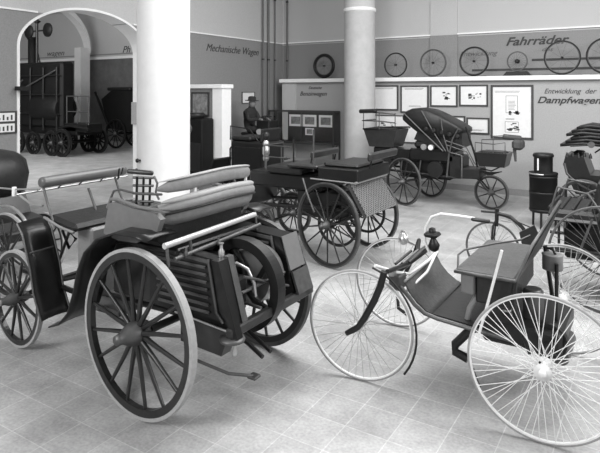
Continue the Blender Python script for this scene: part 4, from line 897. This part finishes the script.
# local frame: faces +X, hips at origin of height 1.40
V = [(0, 0, .90), (0.0, 0, 1.05), (.03, 0, 1.22), (.06, 0, 1.36), (.08, 0, 1.43), (.09, 0, 1.50), (.10, 0, 1.58),      # pelvis .. head top
     (.05, .17, 1.33), (.16, .22, 1.12), (.36, .16, 1.14), (.42, .14, 1.15), (.05, -.17, 1.33), (.16, -.22, 1.12), (.36, -.16, 1.14), (.42, -.14, 1.15),
     (.08, .10, .89), (.40, .13, .90), (.42, .13, .52), (.50, .13, .47), (.08, -.10, .89), (.40, -.13, .90), (.38, -.13, .52), (.46, -.13, .47)]
Ed = [(0, 1), (1, 2), (2, 3), (3, 4), (4, 5), (5, 6), (3, 7), (7, 8), (8, 9), (9, 10), (3, 11), (11, 12), (12, 13), (13, 14), (0, 15), (15, 16), (16, 17), (17, 18), (0, 19), (19, 20), (20, 21), (21, 22)]
Rr = [.15, .14, .16, .12, .055, .09, .085, .065, .052, .04, .035, .065, .052, .04, .035, .09, .07, .045, .04, .09, .07, .045, .04]
PB = Vector((-8.44, 11.1, .50))
person = skin_body('person', V, Ed, Rr, 'cloth', label='seated figure in a dark coat and brimmed hat riding the tricycle', cat='person')
person.location = PB
def pp(mb, nm, m): return mb.build(nm, m, person, origin=world_of(person))
w0 = PB
pp(MB().lathe([(.001, -.105), (.06, -.095), (.088, -.04), (.09, .02), (.075, .07), (.04, .1), (.001, .105)], w0+Vector((.10, 0, 1.52)), n=18), 'face', 'skin')
pp(MB().lathe([(.17, 0), (.175, .012), (.10, .02), (.095, .09), (.06, .11), (.001, .115)], w0+Vector((.09, 0, 1.585)), (.05, 0, 1), 20), 'hat', 'cloth')
q = MB(); q.lathe([(.001, .03), (.012, .015), (.014, 0)], w0+Vector((.185, 0, 1.52)), (1, 0, -.2), 8)
for s_ in (-1, 1): q.lathe([(.001, .012), (.02, .006), (.022, 0)], w0+Vector((.10, s_*.088, 1.515)), (0, s_, 0), 8)
pp(q, 'nose_and_ears', 'skin')
for s_ in (-1, 1):
    q = MB(); c = w0+Vector((.45, s_*.14, 1.15)); q.lathe([(.001, -.04), (.03, -.03), (.035, 0), (.025, .03), (.001, .035)], c, (1, 0, 0), 10)
    for k in range(4): q.tube([c+Vector((.02, (k-1.5)*.016, .0)), c+Vector((.05, (k-1.5)*.017, -.005)), c+Vector((.055, (k-1.5)*.017, -.03-.003*k))], .008, 6)
    q.tube([c+Vector((0, -s_*.03, 0)), c+Vector((.03, -s_*.045, .01))], .009, 6)
    pp(q, 'hand', 'skin')

# more exhibits between the figure and the centre carriage
TW = root('velocipede', (-7.0, 9.7, 0), 'dark velocipede with wire wheels in the shadows below the seated figure', 'bicycle')
vk = dict(tk); vk.update(sp_m='iron', rim_m='dark')
wheel(TW, (-7.0, 9.75, .42), .42, **vk); wheel(TW, (-6.15, 9.75, .36), .36, **vk)
MB().tube([(-7.0, 9.72, .42), (-6.95, 9.7, .98), (-6.7, 9.7, .9), (-6.3, 9.7, .8), (-6.15, 9.72, .36)], .02, 8).build('frame_tube', 'dark', TW)
MB().tube([(-6.95, 9.45, 1.06), (-6.95, 9.7, 1.02), (-6.95, 9.95, 1.06)], .014, 8).build('handlebar', 'steel', TW)
MB().xz([(-6.72, .93), (-6.45, .95), (-6.42, .90), (-6.7, .88)], 9.62, 9.78).build('saddle', 'leather', TW)
MB().bb(-6.75, -6.3, 9.62, 9.8, .4, .8, .03).build('engine_box', 'soot', TW)

Z = root('box_carriage', (-6.35, 8.6, 0), 'dark boxy carriage with tall front panel, between the wing wall and the centre carriage', 'carriage')
zk = dict(nsp=12, tw=.04, th=.02, fw=.035, fh=.035, hubL=.2, hubR=.055, sr=.011, tyre_m='tyre_dark')
for x, y in ((-6.9, 8.2), (-6.9, 9.05), (-5.75, 8.2), (-5.75, 9.05)): wheel(Z, (x, y, .42 if x < -6 else .36), .42 if x < -6 else .36, **zk)
MB().tube([(-6.9, 8.24, .42), (-6.9, 9.0, .42)], .02, 8).build('axle', 'dark', Z); MB().tube([(-5.75, 8.24, .36), (-5.75, 9.0, .36)], .02, 8).build('axle', 'dark', Z)
MB().bb(-7.1, -5.5, 8.36, 8.9, .55, .66, .02).build('chassis', 'soot', Z)
MB().bb(-6.75, -5.95, 8.3, 8.95, .66, 1.38, .03).build('body_box', 'dark', Z)
MB().bb(-6.65, -6.05, 8.28, 8.3, .75, 1.28, .005).build('side_panel', 'black', Z)
MB().bb(-6.75, -6.3, 8.32, 8.93, 1.38, 1.47, .03).build('seat_cushion', 'leather', Z)
MB().box((-6.05, 8.62, 1.5), (.05, .62, .26), ('Y', .15), .02).build('backrest', 'leather', Z)
MB().tube([(-6.75, 8.3, 1.4), (-6.75, 8.3, 1.66), (-6.3, 8.3, 1.62), (-6.1, 8.3, 1.4)], .012, 8).build('arm_rail', 'dark', Z)
MB().tube([(-7.0, 8.6, .66), (-7.0, 8.6, 1.2), (-6.95, 8.6, 1.25)], .016, 8).build('steering_post', 'dark', Z)
MB().xz([(-7.5, .6), (-7.35, .62), (-7.2, .98), (-7.24, 1.0), (-7.4, .68), (-7.5, .64)], 8.36, 8.9).build('front_dash', 'black', Z)
MB().bb(-5.95, -5.55, 8.38, 8.88, .66, .98, .04).build('engine_box', 'soot', Z)

# ================================================================ HALL BEYOND THE ARCH: steam road locomotive
L = root('steam_locomotive', (-19.2, 12.8, 0), 'huge dark steam wagon with chimney seen through the arch', 'locomotive')
lk = dict(nsp=10, tw=.10, th=.04, fw=.08, fh=.08, hubL=.2, hubR=.09, sr=.03, tyre_m='dark', rim_m='soot', sp_m='soot')
for x, R in ((-20.45, .42), (-19.45, .42), (-18.35, .46), (-17.75, .5)): wheel(L, (x, 12.45+.0, R), R, **lk)
for x, R in ((-20.45, .42), (-19.45, .42), (-18.35, .46), (-17.75, .5)): wheel(L, (x, 14.0, R), R, **lk)
for x, R in ((-20.45, .42), (-19.45, .42), (-18.35, .46), (-17.75, .5)): MB().tube([(x, 12.5, R), (x, 13.95, R)], .05, 8).build('axle', 'soot', L)
MB().bb(-21.4, -17.3, 12.7, 13.8, .75, 1.05, .03).build('frame', 'soot', L)
MB().bb(-21.4, -18.0, 12.6, 13.15, 1.0, 3.4, .08).build('boiler_housing', 'soot', L)
MB().lathe([(.5, 0), (.52, .05), (.52, 1.5), (.45, 1.6)], (-19.75, 12.9, 1.7), (1, 0, 0), 28).build('boiler_drum', 'soot', L)
for x in (-20.6, -19.8, -19.0, -18.2): MB().tube([(x, 12.55, .9), (x, 12.55, 3.2)], .04, 8).build('housing_post', 'dark', L)
for z in (1.5, 2.2, 2.9): MB().tube([(-21.3, 12.54, z), (-18.0, 12.54, z)], .025, 8).build('housing_rail', 'dark', L)
MB().tube([(-20.3, 12.52, 2.4), (-18.2, 12.52, 3.1)], .03, 8).build('steam_pipe', 'iron', L)
MB().tube([(-20.9, 12.3, 2.1), (-19.9, 12.3, 2.75)], .025, 8).build('steam_pipe', 'iron', L)
MB().tube([(-18.2, 12.6, 1.0), (-17.5, 12.6, 1.1), (-16.6, 12.7, 1.0)], .05, 8).build('drawbar', 'soot', L)
MB().bb(-18.0, -16.75, 12.7, 13.4, .88, 1.18, .03).build('rear_platform', 'soot', L)
q = MB()
for x in (-17.9, -17.3, -16.7): q.tube([(x, 12.75, 1.15), (x, 12.75, 2.15)], .02, 6)
for z in (1.6, 2.15): q.tube([(-17.9, 12.75, z), (-16.7, 12.75, z)], .02, 6)
q.build('platform_railing', 'iron', L)
MB().lathe([(.17, 0), (.17, 1.3), (.2, 1.32), (.2, 1.4)], (-20.2, 12.9, 3.0), n=20).build('chimney', 'soot', L)
MB().tube([(-20.0, 12.9, 4.1), (-19.7, 12.9, 3.3)], .03, 8).build('chimney_stay', 'dark', L)
SG = root('hanging_signal', (-18.8, 12.2, 4.2), 'black double-disc signal on a post above the chimney in the arch', 'signal')
MB().tube([(-18.85, 12.2, 3.35), (-18.85, 12.2, 5.2)], .05, 8).build('post', 'dark', SG)
MB().tube([(-19.3, 12.2, 4.5), (-18.2, 12.2, 4.5)], .03, 8).build('crossarm', 'dark', SG)
for x in (-19.3, -18.18): MB().lathe([(.001, 0), (.25, 0), (.25, .05), (.001, .05)], (x, 12.2, 4.5), (0, -1, 0), 28).build('disc', 'soot', SG)
MB().lathe([(.001, .08), (.14, 0), (.001, -.12)], (-18.85, 12.2, 4.85), n=12).build('post_cap', 'soot', SG)

W2 = root('hall_wagon', (-17.0, 15.9, 0), 'dark tall wagon with raised shaft at the right inside the arch', 'wagon')
lk2 = dict(lk); lk2.update(nsp=12, tw=.06, th=.03, fw=.05, fh=.05, sr=.02)
wheel(W2, (-16.9, 15.5, .6), .6, **lk2); wheel(W2, (-16.9, 16.5, .6), .6, **lk2)
MB().tube([(-16.9, 15.55, .6), (-16.9, 16.45, .6)], .04, 8).build('axle', 'soot', W2)
MB().xz([(-17.9, 2.0), (-17.5, .8), (-16.0, .7), (-15.9, 2.35), (-17.3, 2.35)], 15.6, 16.4).build('wagon_body', 'soot', W2)
MB().tube([(-18.3, 15.6, 2.3), (-17.4, 15.6, .8)], .05, 8).build('raised_shaft', 'soot', W2)
MB().bb(-17.6, -16.2, 15.62, 16.38, 2.35, 2.5, .04).build('wagon_top', 'dark', W2)

W2.location.x -= 1.7
# knobs on the near column
for i, (z, a, l) in enumerate(((1.35, 0, 'upper small dark hook on the near white column'), (1.21, .05, 'lower small dark hook on the near white column'))):
    x, y = -5.97+.373*math.cos(-1.78-a), 5.83+.373*math.sin(-1.78-a)
    MB().lathe([(.012, 0), (.012, .03), (.032, .04), (.028, .06), (.001, .065)], (x, y, z), (math.cos(-1.78-a), math.sin(-1.78-a), 0), 12).build('column_hook', 'dark', label=l, cat='hook')

fix_normals()
